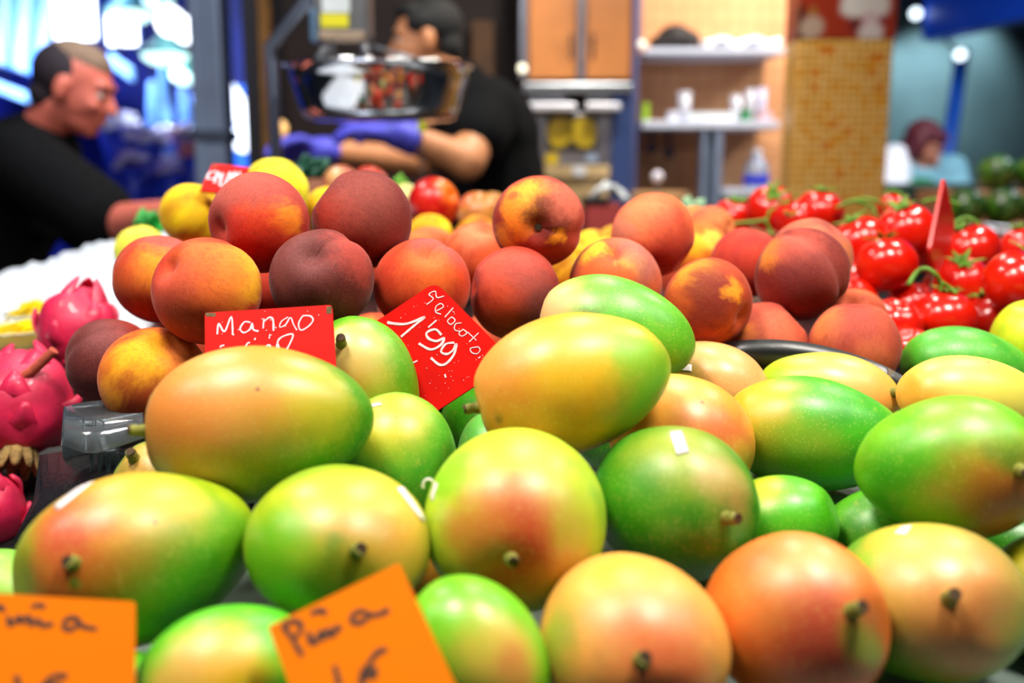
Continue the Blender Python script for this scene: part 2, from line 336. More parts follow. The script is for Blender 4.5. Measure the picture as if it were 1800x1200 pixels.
class Surf:                                   # finds points on a fruit's skin
    def __init__(s, vf, M, loc):
        s.M = M; s.loc = V(loc); s.I = M.inverted(); s.b = BVHTree.FromPolygons([V(v) for v in vf[0]], vf[1])
    def hit(s, x, y):
        o = s.I @ (CAM - s.loc); d = (s.I @ ray(x, y)).normalized()
        p, n, _, _ = s.b.ray_cast(o, d)
        if p is None: p, n, _, _ = s.b.find_nearest(o + d * (-o).dot(d))
        return p, n
STEM_G = pbr('mango_stalk', (120, 120, 40), .7, var=.3, scale=300)
STEM_T = pbr('mango_stalk_cut', (70, 50, 28), .9, var=.3, scale=400)
STICK = pbr('sticker_paper', (225, 215, 215), .35, var=.03)
def local_tube_child(name, pts, rad, mat, parent, n=10):
    v, f = tube(pts, rad, n); me = bpy.data.meshes.new(name); me.from_pydata(v, [], f); me.update()
    me.polygons.foreach_set('use_smooth', [len(q.vertices) == 4 for q in me.polygons]); me.materials.append(mat)
    o = bpy.data.objects.new(name, me); COL.objects.link(o); o.parent = parent; ORG[o] = V((0, 0, 0)); return o
def local_child(name, vf, mat, parent, smooth=True):
    me = bpy.data.meshes.new(name); me.from_pydata([V(v) for v in vf[0]], [], vf[1]); me.update()
    if smooth: me.polygons.foreach_set('use_smooth', [True] * len(me.polygons))
    me.materials.append(mat); o = bpy.data.objects.new(name, me); COL.objects.link(o); o.parent = parent; ORG[o] = V((0, 0, 0)); return o
def mango_frame(an, tw):
    an = math.radians(an); q = math.sqrt(1 - tw * tw)
    X = RT * math.cos(an) * q + UP * math.sin(an) * q - FW * tw
    Z = UP - X * X.dot(UP)
    if Z.length < .35: Z = -FW + X * X.dot(FW)
    Z.normalize(); Y = Z.cross(X)
    return Matrix((X, Y, Z)).transposed()
def mango_shape(a, b, c, seed, beak=1.0):
    def fn(t, p):
        ct, st = math.cos(t), math.sin(t)
        egg = 1 + .10 * ct - .05 * ct * ct + .02
        x = a * ct
        if t < .5: x -= a * .055 * (1 - (t / .5) ** 2) ** 2
        y = b * st * egg * math.cos(p); z = c * st * egg * math.sin(p)
        # the shallow beak near the tip
        k = math.exp(-((t - 2.55) / .3) ** 2) * max(0, math.cos(p - 1.1)) ** 2 * .05 * beak
        y *= 1 + k; z *= 1 + k
        nv = noise.noise(V((ct * 1.3 + seed * 3.1, st * math.cos(p) * 1.3, st * math.sin(p) * 1.3))) * .022
        return V((x, y, z)) * (1 + nv)
    return sphere_grid(fn, 56, 36)
def sticker(o, S, quad, mat=None, nm='sticker', lift=.0004):
    """small paper label lying on the skin; quad = four frame corners"""
    n, m = 8, 6; vs_, fs = [], []
    for i in range(n + 1):
        for k in range(m + 1):
            u, w_ = i / n, k / m
            x = (quad[0][0] * (1 - u) + quad[1][0] * u) * (1 - w_) + (quad[3][0] * (1 - u) + quad[2][0] * u) * w_
            y = (quad[0][1] * (1 - u) + quad[1][1] * u) * (1 - w_) + (quad[3][1] * (1 - u) + quad[2][1] * u) * w_
            p, nn = S.hit(x, y); vs_.append(p + nn * lift)
    for i in range(n):
        for k in range(m):
            q = i * (m + 1) + k; fs.append((q, q + m + 1, q + m + 2, q + 1))
    c = local_child(nm, (vs_, fs), mat or STICK, o)
    md = c.modifiers.new('paper', 'SOLIDIFY'); md.thickness = .0003; md.offset = 0
    return c
G1 = (62, 140, 14); G2 = (38, 112, 10); YG = (150, 178, 22); YE = (222, 178, 24); OR = (212, 118, 28); TN = (224, 160, 84); RD = (178, 52, 28); PG = (120, 180, 60)
# key: (base colour, [(x, y, radius, colour, strength)], stalk (x, y, length mm, kind) or None, stickers, label)
MG = {
'm1': (G1, [(330, 690, 150, TN, .95), (290, 740, 80, OR, .5), (480, 660, 90, (214, 150, 50), .8), (560, 700, 60, (190, 180, 30), .7)], (252, 757, 9), [], 'large tan and green mango lying on its side in front of the Mango sign'),
'm2': (YG, [(190, 890, 110, (222, 150, 44), .9), (120, 940, 75, (196, 82, 50), .9), (120, 1040, 60, (190, 90, 40), .8), (230, 1010, 70, (176, 92, 24), .8), (265, 880, 75, (222, 190, 60), .7), (350, 1060, 130, G1, .95), (415, 950, 60, (90, 150, 14), .8), (143, 1035, 13, (96, 150, 40), .8)], (128, 990, 3), [[(95, 890), (160, 838), (166, 846), (102, 898)]], 'yellow green mango with red blush touching the first orange Pina sign'),
'm3': (YG, [(690, 900, 110, (212, 172, 70), .9), (640, 960, 90, (186, 138, 44), .8), (470, 960, 75, (96, 170, 8), .8), (560, 1040, 80, (110, 160, 14), .8), (620, 850, 70, (206, 190, 60), .7), (600, 965, 22, (90, 130, 30), .7)], (628, 968, 5), [[(697, 858), (708, 856), (748, 912), (743, 918)]], 'yellow green mango with tan cheek directly behind the tilted orange Pina sign'),
'm4': ((170, 202, 50), [(900, 890, 90, (222, 150, 66), .85), (905, 975, 95, (176, 50, 26), .95), (840, 960, 60, (206, 140, 50), .6), (1010, 900, 50, (170, 170, 60), .7), (780, 830, 50, (130, 196, 20), .7), (1000, 1010, 50, (200, 140, 60), .6)], (899, 982, 5), [[(757, 872), (765, 848), (770, 850), (761, 882)]], 'pale green mango with a round red blush about its stalk end'),
'm5': ((54, 134, 14), [(1190, 790, 85, (150, 160, 40), .9), (1275, 850, 48, (186, 160, 96), .8), (1110, 870, 60, (50, 140, 16), .6), (1290, 930, 22, (100, 160, 90), .6)], (1276, 910, 8), [[(1177, 760), (1197, 757), (1211, 795), (1190, 800)]], 'dark green mango with a white sticker and freckles'),
'm6': ((212, 178, 30), [(870, 650, 110, (232, 164, 80), .95), (940, 730, 90, (216, 146, 40), .8), (1160, 690, 85, (96, 176, 20), .95), (1110, 610, 70, (140, 192, 50), .9), (1000, 650, 60, (220, 186, 20), .7), (880, 737, 10, (120, 100, 30), .7)], (836, 717, 9), [], 'large yellow mango with one green end, lying on top of the mango pile'),
'm7': ((96, 172, 36), [(965, 545, 60, (232, 194, 140), .95), (1040, 545, 12, (90, 100, 30), .7)], None, [], 'bright green mango resting behind the large yellow one'),
'm8': ((232, 168, 50), [(1190, 680, 60, (242, 186, 92), .7), (1270, 780, 75, (206, 104, 62), .85), (1200, 790, 60, (220, 130, 50), .6), (1295, 820, 30, (230, 180, 60), .7)], None, [], 'orange yellow mango with pink freckled cheek under the large yellow one'),
'm9': ((224, 174, 112), [(1210, 650, 36, (140, 130, 50), .9), (1300, 640, 50, (230, 160, 100), .7)], None, [[(1188, 650), (1190, 640), (1216, 641), (1216, 653)]], 'dull tan mango beside the black tray'),
'm10': ((66, 160, 24), [(1310, 715, 70, (222, 172, 40), .95), (1340, 790, 55, (150, 160, 40), .8), (1440, 790, 45, (140, 160, 44), .8)], None, [], 'green mango with yellow shoulder leaning on the orange freckled one'),
'm11': ((196, 186, 50), [(1380, 660, 65, (154, 202, 34), .9), (1510, 670, 75, (236, 184, 108), .95), (1555, 690, 40, (230, 160, 70), .7)], (1570, 690, 7), [], 'pale yellow mango in front of the black tray'),
'm12': ((238, 200, 96), [(1610, 700, 60, (240, 172, 54), .95), (1690, 650, 60, (244, 208, 110), .6), (1780, 690, 60, (214, 210, 90), .7)], None, [], 'butter yellow mango between two green ones'),
'm13': ((78, 168, 48), [], None, [], 'plain green mango next to the tomatoes'),
'm14': ((186, 206, 30), [], None, [], 'lime yellow mango below the tomatoes'),
'm15': ((116, 186, 16), [(1590, 865, 75, (58, 156, 10), .9), (1770, 900, 100, (186, 106, 38), .95), (1630, 920, 50, (170, 170, 20), .7), (1780, 800, 30, (80, 120, 30), .7), (1690, 709, 8, (100, 110, 40), .8)], (1793, 826, 7), [], 'big lime green mango with brown underside'),
'm16': ((96, 150, 26), [(1700, 1000, 120, (218, 160, 96), .95), (1600, 940, 80, (220, 190, 66), .9), (1620, 1020, 80, (214, 168, 84), .85), (1700, 1110, 75, (190, 118, 58), .85), (1500, 1010, 40, (130, 180, 20), .8)], (1668, 1053, 9), [[(1571, 938), (1586, 926), (1604, 924), (1592, 940)]], 'tan faced green mango with a long green stalk on the pale board'),
'm17': ((212, 120, 38), [(1400, 990, 100, (234, 168, 98), .9), (1340, 1080, 60, (216, 134, 50), .6), (1450, 1130, 85, (182, 74, 50), .9), (1330, 970, 50, (190, 100, 20), .7), (1525, 1140, 40, (120, 150, 40), .8)], (1497, 1074, 8), [], 'orange red mango with a pinkish fold beside its stalk'),
'm18': ((222, 172, 84), [(1090, 1015, 65, (222, 184, 44), .9), (1150, 1100, 90, (222, 150, 92), .85), (1180, 1180, 80, (204, 104, 54), .85), (980, 1110, 50, (140, 150, 40), .8), (1120, 1120, 30, (206, 116, 40), .7)], (1128, 1160, 6), [], 'peach coloured mango beside an orange red one on the bottom row'),
'm19': ((106, 186, 14), [(880, 1170, 70, (212, 182, 74), .9), (900, 1190, 40, (206, 130, 70), .7)], None, [], 'green mango with tan cheek beside the tilted orange Pina sign'),
'm20': ((80, 184, 24), [(390, 1180, 65, (222, 172, 24), .9), (310, 1180, 60, (212, 166, 78), .85)], None, [], 'bright green mango with yellow patch between the two orange signs'),
'm21': ((124, 190, 76), [(30, 1020, 50, (170, 196, 70), .7)], None, [], 'pale green mango behind the first orange Pina sign'),
'm22': ((96, 168, 22), [(615, 640, 65, (212, 186, 116), .95), (620, 690, 40, (216, 164, 50), .85), (670, 690, 40, (196, 180, 50), .7), (720, 660, 40, (70, 156, 14), .7)], (600, 604, 9), [], 'green and cream mango standing between the two red signs'),
'm23': ((86, 170, 40), [(690, 730, 60, (210, 190, 44), .9)], None, [[(644, 713), (668, 708), (672, 712), (650, 717)]], 'green mango with yellow top below the cream one'),
'm24': ((70, 164, 20), [], None, [], 'small green mango under the point of the Melocoton sign'),
'm25': ((100, 172, 78), [], None, [], 'small milky green mango tucked under the large yellow one'),
'm26': ((78, 172, 18), [(1330, 860, 40, (190, 180, 20), .8)], None, [], 'speckled green mango wedged behind the orange red one'),
'm27': ((84, 160, 24), [], None, [], 'speckled green mango deep under the big lime green one'),
'm28': ((120, 150, 30), [(240, 810, 40, (206, 160, 80), .9)], (236, 806, 8), [], 'tan green mango peeping out under the large tan one'),
'm29': ((90, 130, 16), [(1790, 1000, 50, (180, 160, 20), .8)], None, [], 'green and yellow mango beside the one with the long green stalk'),
'm30': ((190, 140, 30), [], None, [], 'yellow brown mango almost hidden behind the tilted orange sign'),
'm31': ((90, 180, 40), [], None, [], 'green mango hidden under the first orange Pina sign'),
'm32': (G1, [], None, [], 'green mango in the shade of the big lime green one'),
}
for i, k in enumerate(MANGO):
    x, y, a, b, c, an, tw, _ = MANGO[k]; d = DEPTH[k]; s = d / FPX
    base, bl, stalk, stk, label = MG[k]
    Mx = mango_frame(an, tw); a, b, c = a * s, b * s, c * s; loc = P(x, y, d)
    vf = mango_shape(a, b, c, i)
    # sphere_grid poles lie on local X here
    Sf = Surf(vf, Mx, loc)
    blobs = []
    for (bx, by, br, bc, st) in bl:
        p, n_ = Sf.hit(bx, by); blobs.append((p, br * s, bc, st, .72))
    o = add_fruit('mango', vf, Mx, loc, mango_mat(i, base, blobs, c))
    tag(o, label, 'mango', 'mangoes heaped on the front board')
    if stalk:
        p, n_ = Sf.hit(stalk[0], stalk[1]); L = stalk[2] / 1000; r = .0034
        side = n_.orthogonal().normalized() * .0008
        st_o = local_tube_child('stalk', [p - n_ * .004, p, p + n_ * L * .5 + side, p + n_ * L * .55 + side, p + n_ * L + side * 2], [r * 1.5, r * 1.25, r * .95, r * 1.1, r * .95], STEM_G, o)
        local_tube_child('cut_end', [p + n_ * (L - .0012) + side * 2, p + n_ * (L + .0006) + side * 2], [r * .97, r * .9], STEM_T, st_o)
    for q in stk: sticker(o, Sf, q)
    if k == 'm4':
        p, n_ = Sf.hit(765, 862); c0 = P(760, 862, d - .02)
        I = Mx.inverted(); pts = [I @ (P(q[0], q[1], d) - loc) for q in [(756, 866), (761, 850), (757, 843), (749, 843), (744, 850), (744, 858)]]
        local_tube_child('peeled_label', spline(pts), .0008, STICK, o, 6)
# ------------------------------------------------------------------ peaches
DK = (118, 38, 34); RO = (176, 66, 46); DU = (166, 84, 74); OG = (206, 84, 28); YL = (240, 168, 26); MR = (100, 38, 40); PK = (214, 108, 70)
# key: base, blobs, stem point (x, y), point on the seam, seam depth, label
PE = {
'p1': ((176, 56, 40), [(430, 345, 80, (164, 82, 70), .85), (505, 385, 30, (240, 150, 24), .9), (460, 385, 30, (226, 110, 24), .6), (450, 425, 60, (206, 46, 16), .8)], (396, 410), (430, 450), .04, 'rose red peach with orange streak resting on top beside the yellow peaches'),
'p2': (DK, [(590, 400, 55, (186, 62, 36), .8), (640, 350, 60, (140, 70, 60), .7), (690, 400, 50, (120, 56, 50), .5)], (560, 330), (637, 300), .02, 'large dusky maroon peach at the top of the pile beside the rose red one'),
'p3': ((190, 76, 30), [(275, 470, 40, (232, 160, 26), .9), (305, 425, 50, (168, 88, 78), .8), (240, 500, 40, (206, 100, 36), .6)], (300, 420), (240, 440), .03, 'orange and red peach half behind the yellow cheeked one'),
'p4': ((200, 62, 24), [(430, 478, 50, (246, 192, 24), .95), (370, 470, 75, (216, 116, 44), .85), (300, 500, 50, (196, 84, 60), .7)], (313, 470), (345, 435), .05, 'big red peach with bright yellow cheek behind the Mango sign'),
'p5': (MR, [(625, 440, 50, (166, 66, 54), .85), (520, 460, 60, (112, 62, 60), .8)], (566, 452), (600, 422), .06, 'very dark maroon peach above the corner of the Mango sign'),
'p6': ((206, 74, 24), [(765, 435, 45, (160, 84, 76), .9), (750, 475, 50, (222, 112, 36), .8), (690, 500, 50, (190, 60, 26), .6)], (756, 448), (780, 430), .05, 'orange red peach behind the Melocoton sign'),
'p7': ((176, 60, 40), [(880, 470, 50, (196, 90, 66), .8), (955, 540, 50, (116, 54, 52), .9), (880, 540, 40, (206, 80, 36), .7), (930, 480, 40, (160, 76, 66), .6)], (800, 500), (905, 440), .03, 'rusty red peach with dusky side above the Melocoton sign'),
'p8': ((164, 56, 42), [(925, 345, 45, (246, 172, 50), .95), (900, 380, 28, (240, 140, 24), .9), (905, 343, 14, (190, 80, 40), .8), (970, 380, 42, (90, 22, 18), .9), (1000, 350, 40, (206, 110, 84), .8), (885, 425, 22, (236, 150, 36), .85), (985, 416, 14, (240, 150, 20), .9), (915, 408, 18, (210, 110, 20), .7)], (943, 410), (1000, 418), .05, 'peach on top of the pile showing its dark stalk hollow'),
'p9': ((204, 108, 70), [(1040, 440, 24, (248, 196, 44), .95), (1112, 456, 24, (248, 190, 40), .95), (1135, 460, 40, (168, 104, 92), .85), (1060, 505, 55, (212, 102, 40), .8), (1110, 430, 30, (176, 112, 98), .7)], (1078, 448), (1074, 495), .05, 'peach with deep dimple and yellow flecks under the top right peach'),
'p10': ((214, 106, 66), [(1150, 455, 65, (146, 36, 32), .95), (1130, 380, 50, (230, 140, 90), .8), (1090, 410, 30, (190, 130, 110), .6), (1180, 410, 40, (206, 84, 54), .6)], (1220, 470), (1230, 420), .02, 'peach orange on top and crimson below, perched above the green mango'),
'p11': ((104, 46, 48), [(245, 600, 55, (166, 58, 44), .85), (190, 590, 40, (120, 66, 66), .7)], (275, 580), (160, 600), .06, 'dark plum coloured peach on the clear plastic box'),
'p12': ((214, 112, 22), [(255, 630, 60, (248, 184, 20), .95), (260, 725, 65, (146, 46, 12), .9), (330, 620, 45, (216, 120, 60), .8), (190, 690, 26, (236, 160, 24), .8)], (318, 600), (340, 660), .03, 'golden orange peach on the clear plastic box'),
'p13': ((190, 82, 30), [(1215, 488, 40, (242, 168, 28), .95), (1245, 515, 55, (126, 42, 28), .95), (1292, 510, 20, (242, 156, 26), .95), (1190, 530, 30, (196, 90, 26), .7)], (1300, 560), (1270, 590), .06, 'dark red peach with two yellow patches beside the green mango'),
'p14': ((134, 46, 40), [(1355, 442, 30, (226, 140, 40), .9), (1400, 428, 45, (194, 92, 72), .85), (1420, 490, 50, (110, 44, 44), .7), (1470, 480, 40, (150, 70, 60), .6)], (1478, 565), (1452, 470), .13, 'dark red peach with a deep vertical cleft'),
'p15': ((190, 108, 92), [(1480, 460, 40, (214, 130, 76), .7)], (1460, 400), (1440, 396), .05, 'pink peach behind the one with the deep cleft'),
'p16': ((196, 70, 54), [], (1330, 405), (1360, 420), .03, 'crimson peach between the yellow cleft one and the pink one'),
'p17': ((232, 140, 50), [(1225, 430, 22, (248, 190, 30), .9), (1255, 420, 18, (250, 206, 80), .8)], (1260, 470), (1240, 430), .08, 'small yellow cleft peach behind the crimson ones'),
'p18': ((196, 92, 70), [(1310, 590, 18, (238, 150, 60), .85), (1370, 590, 50, (214, 120, 84), .7), (1300, 620, 30, (180, 80, 70), .6)], (1400, 550), (1340, 535), .02, 'dusty pink peach behind the rim of the black tray'),
'p19': ((186, 90, 66), [(1450, 570, 36, (224, 130, 66), .85), (1510, 590, 55, (170, 80, 66), .7), (1540, 640, 40, (206, 120, 80), .6)], (1500, 527), (1560, 560), .03, 'dusty red peach at the corner of the black tray next to the tomatoes'),
'p20': ((222, 116, 62), [(1240, 570, 40, (238, 146, 84), .8)], (1260, 560), (1250, 600), .03, 'orange pink peach behind the green mango'),
'p21': ((224, 112, 64), [(870, 440, 40, (214, 90, 44), .7), (830, 410, 30, (236, 140, 96), .7)], (852, 404), (870, 420), .03, 'orange peach behind the one with the dark stalk hollow'),
'p22': ((228, 130, 84), [], (790, 430), (800, 445), .03, 'pale pink peach below the red nectarine'),
'p23': ((214, 104, 76), [], (900, 640), (880, 590), .03, 'pink peach behind the right edge of the Melocoton sign'),
'p24': ((236, 146, 100), [], (1280, 400), (1270, 420), .05, 'pale peach with a soft cleft before the tomatoes'),
'p25': ((206, 90, 44), [(640, 575, 24, (226, 150, 50), .8)], (690, 580), (660, 590), .03, 'orange peach peeking out above the corner of the Melocoton sign'),
'p26': ((176, 60, 40), [], (470, 440), (480, 470), .03, 'red peach in the gap between two big red ones'),
'p27': ((222, 120, 84), [], (1480, 530), (1520, 540), .03, 'orange peach tucked behind the dusty red one at the tray corner'),
'p28': ((236, 150, 96), [], (1210, 370), (1230, 380), .03, 'pale orange peach beside the pale one before the tomatoes'),
'y1': ((236, 190, 14), [], (383, 338), (386, 360), .06, 'round yellow peach below the red Calanda sign'),
'y2': ((238, 214, 70), [], (530, 300), (480, 300), .06, 'tall pale yellow peach beside the Calanda sign'),
'y3': ((240, 196, 24), [], (590, 340), (570, 350), .04, 'yellow peach wedged between the two top peaches'),
'y4': ((244, 190, 10), [], (780, 390), (760, 385), .04, 'bright yellow peach under the red nectarine'),
'y5': ((238, 190, 60), [], (1060, 415), (1040, 420), .04, 'small yellow peach behind the one with the deep dimple'),
'y6': ((236, 180, 40), [(850, 390, 20, (190, 60, 30), .8)], (860, 390), (840, 395), .04, 'yellow peach with red tip behind the orange one'),
'y7': ((240, 196, 60), [], (1090, 410), (1075, 405), .04, 'yellow peach far behind the top right peach'),
'y8': ((236, 216, 110), [], (240, 400), (250, 420), .04, 'pale yellow peach beside the green lettuce'),
'y9': ((236, 186, 40), [], (1020, 450), (1005, 460), .04, 'yellow peach in the shade under the dark hollow one'),
'n1': ((186, 24, 22), [(790, 335, 26, (240, 130, 24), .9), (745, 350, 26, (216, 36, 28), .7)], (800, 345), (760, 320), .03, 'glossy red nectarine with orange shoulder'),
'n2': ((216, 150, 96), [(835, 400, 18, (196, 40, 30), .7), (815, 350, 20, (220, 100, 60), .7)], (860, 350), (840, 345), .03, 'pale nectarine beside the glossy red one'),
'n3': ((196, 110, 80), [(585, 305, 18, (226, 190, 130), .7)], (620, 300), (600, 300), .03, 'speckled nectarine in the far row under the gloved hands'),
'n4': ((206, 80, 46), [], (670, 305), (650, 300), .03, 'red nectarine in the far row under the gloved hands'),
'n5': ((222, 160, 90), [], (880, 350), (866, 345), .03, 'pale nectarine in the far row by the black shirt'),
'n6': ((206, 190, 140), [], (720, 335), (712, 330), .03, 'cream nectarine between the dusky maroon peach and the red nectarine'),
}
def peach_shape(R, depth, seed, squash=.96):
    def fn(t, p):
        pp = (p + math.pi) % (2 * math.pi) - math.pi
        r = 1 - .17 * math.exp(-(t / .24) ** 2) + .02 * math.exp(-((t - .5) / .25) ** 2)
        g = math.exp(-(pp / (.13 + .5 * depth)) ** 2) * (math.sin(min(t, math.pi * .9)) ** .6 if t > 0 else 0)
        r -= depth * g * (1 if t < 2.4 else max(0, (3.0 - t) / .6))
        r += depth * .35 * math.exp(-((abs(pp) - .5) / .3) ** 2) * math.sin(t)
        r += .03 * math.exp(-((math.pi - t) / .25) ** 2)
        r += noise.noise(V((math.sin(t) * math.cos(p) + seed, math.sin(t) * math.sin(p), math.cos(t)))) * .025
        return V((math.sin(t) * math.cos(p), math.sin(t) * math.sin(p), math.cos(t) * squash)) * (R * r)
    return sphere_grid(fn, 60, 40)
def peach_frame(x, y, r, stem, seam):
    def dirn(q):
        u, w_ = (q[0] - x) / r, -(q[1] - y) / r
        l2 = u * u + w_ * w_
        if l2 > .96: k = math.sqrt(.96 / l2); u *= k; w_ *= k; l2 = .96
        return RT * u + UP * w_ - FW * math.sqrt(1 - l2)
    Z = dirn(stem).normalized(); s = dirn(seam); X = s - Z * s.dot(Z)
    if X.length < .05: X = Z.orthogonal()
    X.normalize(); return Matrix((X, Z.cross(X), Z)).transposed()
for i, k in enumerate(PEACH):
    x, y, r, _ = PEACH[k]; d = DEPTH[k]; s = d / FPX
    base, bl, stem, seam, dp, label = PE[k]
    Mx = peach_frame(x, y, r, stem, seam); loc = P(x, y, d); vf = peach_shape(r * s, dp, i * 2.3)
    Sf = Surf(vf, Mx, loc)
    blobs = [(Sf.hit(q[0], q[1])[0], q[2] * s, q[3], q[4], .5) for q in bl]
    kind = {'p': 'peach', 'y': 'yellow_peach', 'n': 'nectarine'}[k[0]]
    o = add_fruit(kind, vf, Mx, loc, peach_mat(i, base, blobs, .10 if k[0] == 'p' else .06, k[0] == 'n'))
    tag(o, label, 'peach' if k[0] != 'n' else 'nectarine', {'p': 'red peaches piled behind the mangoes', 'y': 'yellow peaches in the second row', 'n': 'nectarines in the far row'}[k[0]])
    if k == 'p8':
        z = r * s * .78
        local_tube_child('stalk_scar', [(0, 0, z - .003), (.0005, 0, z + .003)], [.0035, .0028], pbr('stalk_scar', (46, 30, 14), .95), o)
# ------------------------------------------------------------------ tomatoes
def tomato_mat(i):
    T = NT('tomato_skin'); tc = T.n('ShaderNodeTexCoord'); ob = tc.outputs['Object']
    n1 = T.noise(ob, 30 + i, 3); col = T.mix(T.rng(n1.outputs['Fac'], .3, .7), lin((206, 14, 4)), lin((226, 34, 6)))
    T.l(col, T.b.inputs['Base Color']); T.b.inputs['Roughness'].default_value = .22; T.b.inputs['Coat Weight'].default_value = .3
    T.b.inputs['Coat Roughness'].default_value = .12; return T.m
TMAT = [tomato_mat(i) for i in range(4)]
VINE = pbr('tomato_vine', (92, 140, 30), .6, var=.25, scale=120)
def tomato_shape(R, seed):
    def fn(t, p):
        r = 1 - .15 * math.exp(-(t / .3) ** 2) + .015 * math.cos(5 * p + seed) * math.exp(-((t - .6) / .5) ** 2)
        return V((math.sin(t) * math.cos(p), math.sin(t) * math.sin(p), math.cos(t) * .9)) * (R * r)
    return sphere_grid(fn, 40, 28)
def calyx(R, seed):
    rn = random.Random(seed); vf = []
    for k in range(6):
        a = 2 * math.pi * k / 6 + rn.uniform(-.3, .3); L = R * rn.uniform(.5, .75); lift = rn.uniform(.1, .5); pts = []
        for t in (0, .25, .5, .75, 1):
            pts.append(V((math.cos(a) * L * t, math.sin(a) * L * t, R * .76 + R * .16 * math.sin(t * 2.2) + lift * R * .35 * t * t)))
        sd = V((-math.sin(a), math.cos(a), 0)); vs_, fs = [], []
        for j, p in enumerate(pts):
            w_ = R * (.07, .1, .085, .05, .008)[j]
            vs_ += [p - sd * w_, p + V((0, 0, w_ * .3)), p + sd * w_]
        for j in range(4):
            fs += [(3 * j, 3 * j + 1, 3 * j + 4, 3 * j + 3), (3 * j + 1, 3 * j + 2, 3 * j + 5, 3 * j + 4)]
        vf.append((vs_, fs))
    return cat_vf(*vf)
TL = 'red tomato showing only in a gap of the heap'
TLAB = {'t3': 'orange red tomato in front of the tiled column', 't4': 'pale highlighted tomato between two orange ones with a vine before it', 't9': 'red tomato just behind the dusty red peach', 't8': 'dark red tomato squeezed between the cleft peach and a round tomato', 't10': 'small orange tomato capped by an arched vine', 't15': 'red tomato between the arched stem one and the lime yellow mango', 't17': 'red tomato beside the dusty red peach at the tray corner', 't20': 'orange red tomato next to the clear plastic box', 't19': 'shaded tomato behind the upright red sign foot', 't16': 'red tomato half behind the one with the arched green stem',
        't1': 'orange red tomato topping the heap in front of the bottle', 't2': 'orange tomato at the end of the heap beside the peaches', 't13': 'largest red tomato, above the lime yellow mango',
        't6': 'broad red tomato beside the upright red sign', 't14': 'red tomato with arched green stem above the plain green mango', 't12': 'tomato with star shaped green calyx below the upright red sign',
        't11': 'red tomato right behind the upright red sign', 't5': 'tall red tomato behind the cleft peach', 't7': 'round red tomato with square highlight below the tall one'}
TILT = {'t12': (-.2, -.5), 't14': (.1, .1), 't1': (-.1, -.9), 't6': (-.3, -.2), 't13': (.2, -.2), 't11': (-.5, .1)}
for i, k in enumerate(TOM):
    x, y, r, _ = TOM[k]; d = DEPTH[k]; s = d / FPX
    tx, ty = TILT.get(k, (random.uniform(-.5, .5), random.uniform(-.4, .5)))
    Z = V((tx, ty, 1)).normalized(); X = Z.orthogonal().normalized(); Mx = Matrix((X, Z.cross(X), Z)).transposed()
    sc = 1.06 if k not in ('t5',) else 1.1
    o = add_fruit('tomato', tomato_shape(r * s * sc, i * 1.3), Mx, P(x, y, d), TMAT[i % 4])
    tag(o, TLAB.get(k, TL), 'tomato', 'red vine tomatoes heaped behind the peaches')
    if k not in ('t8', 't9', 't16', 't17', 't18'):
        c = local_child('calyx', calyx(r * s * 1.05, i), VINE, o); md = c.modifiers.new('leaf', 'SOLIDIFY'); md.thickness = .0008
        rr = r * s
        local_tube_child('stalk', spline([(0, 0, rr * .74), (0, rr * .05, rr * .95), (rr * .15, rr * .1, rr * 1.12)], 4), .0016, VINE, o, 7)
VN = [([(1265, 395), (1300, 392), (1345, 386), (1352, 372), (1362, 366)], 1.42), ([(1345, 386), (1352, 402), (1358, 414)], 1.4), ([(1380, 372), (1390, 378), (1400, 372)], 1.42),
      ([(1470, 365), (1500, 352), (1530, 350), (1548, 356), (1555, 372)], 1.45), ([(1556, 340), (1570, 334), (1586, 345), (1594, 362)], 1.47), ([(1500, 352), (1530, 362), (1540, 376)], 1.44),
      ([(1597, 500), (1612, 478), (1628, 472), (1645, 482), (1653, 498), (1654, 512)], 1.07), ([(1653, 496), (1668, 505), (1682, 516)], 1.08), ([(1672, 396), (1690, 384), (1706, 383), (1722, 394)], 1.26),
      ([(1385, 398), (1410, 396), (1430, 404)], 1.43), ([(1620, 355), (1650, 350), (1690, 360)], 1.4)]
for i, (pts, d) in enumerate(VN):
    q = spline([P(x, y, d + .004 * math.sin(j * 1.7)) for j, (x, y) in enumerate(pts)], 5)
    mesh('tomato_vine', tube(q, [.0027 * (1 - .3 * j / len(q)) for j in range(len(q))], 8), VINE, smooth=True, label='green tomato vine ' + ['running along the heap beside the peaches', 'hanging down in front of a shaded tomato', 'looped before the pale highlighted tomato', 'crossing in front of the tiled column', 'arched over the small orange tomato', 'dropping from the one before the tiled column', 'arched thickly over the low front tomato', 'forking off the thick arched one', 'looped behind the upright red sign', 'curled beneath the orange red tomato', 'trailing thinly behind the broad tomato'][i], cat='vine', group='green vines on the tomatoes')
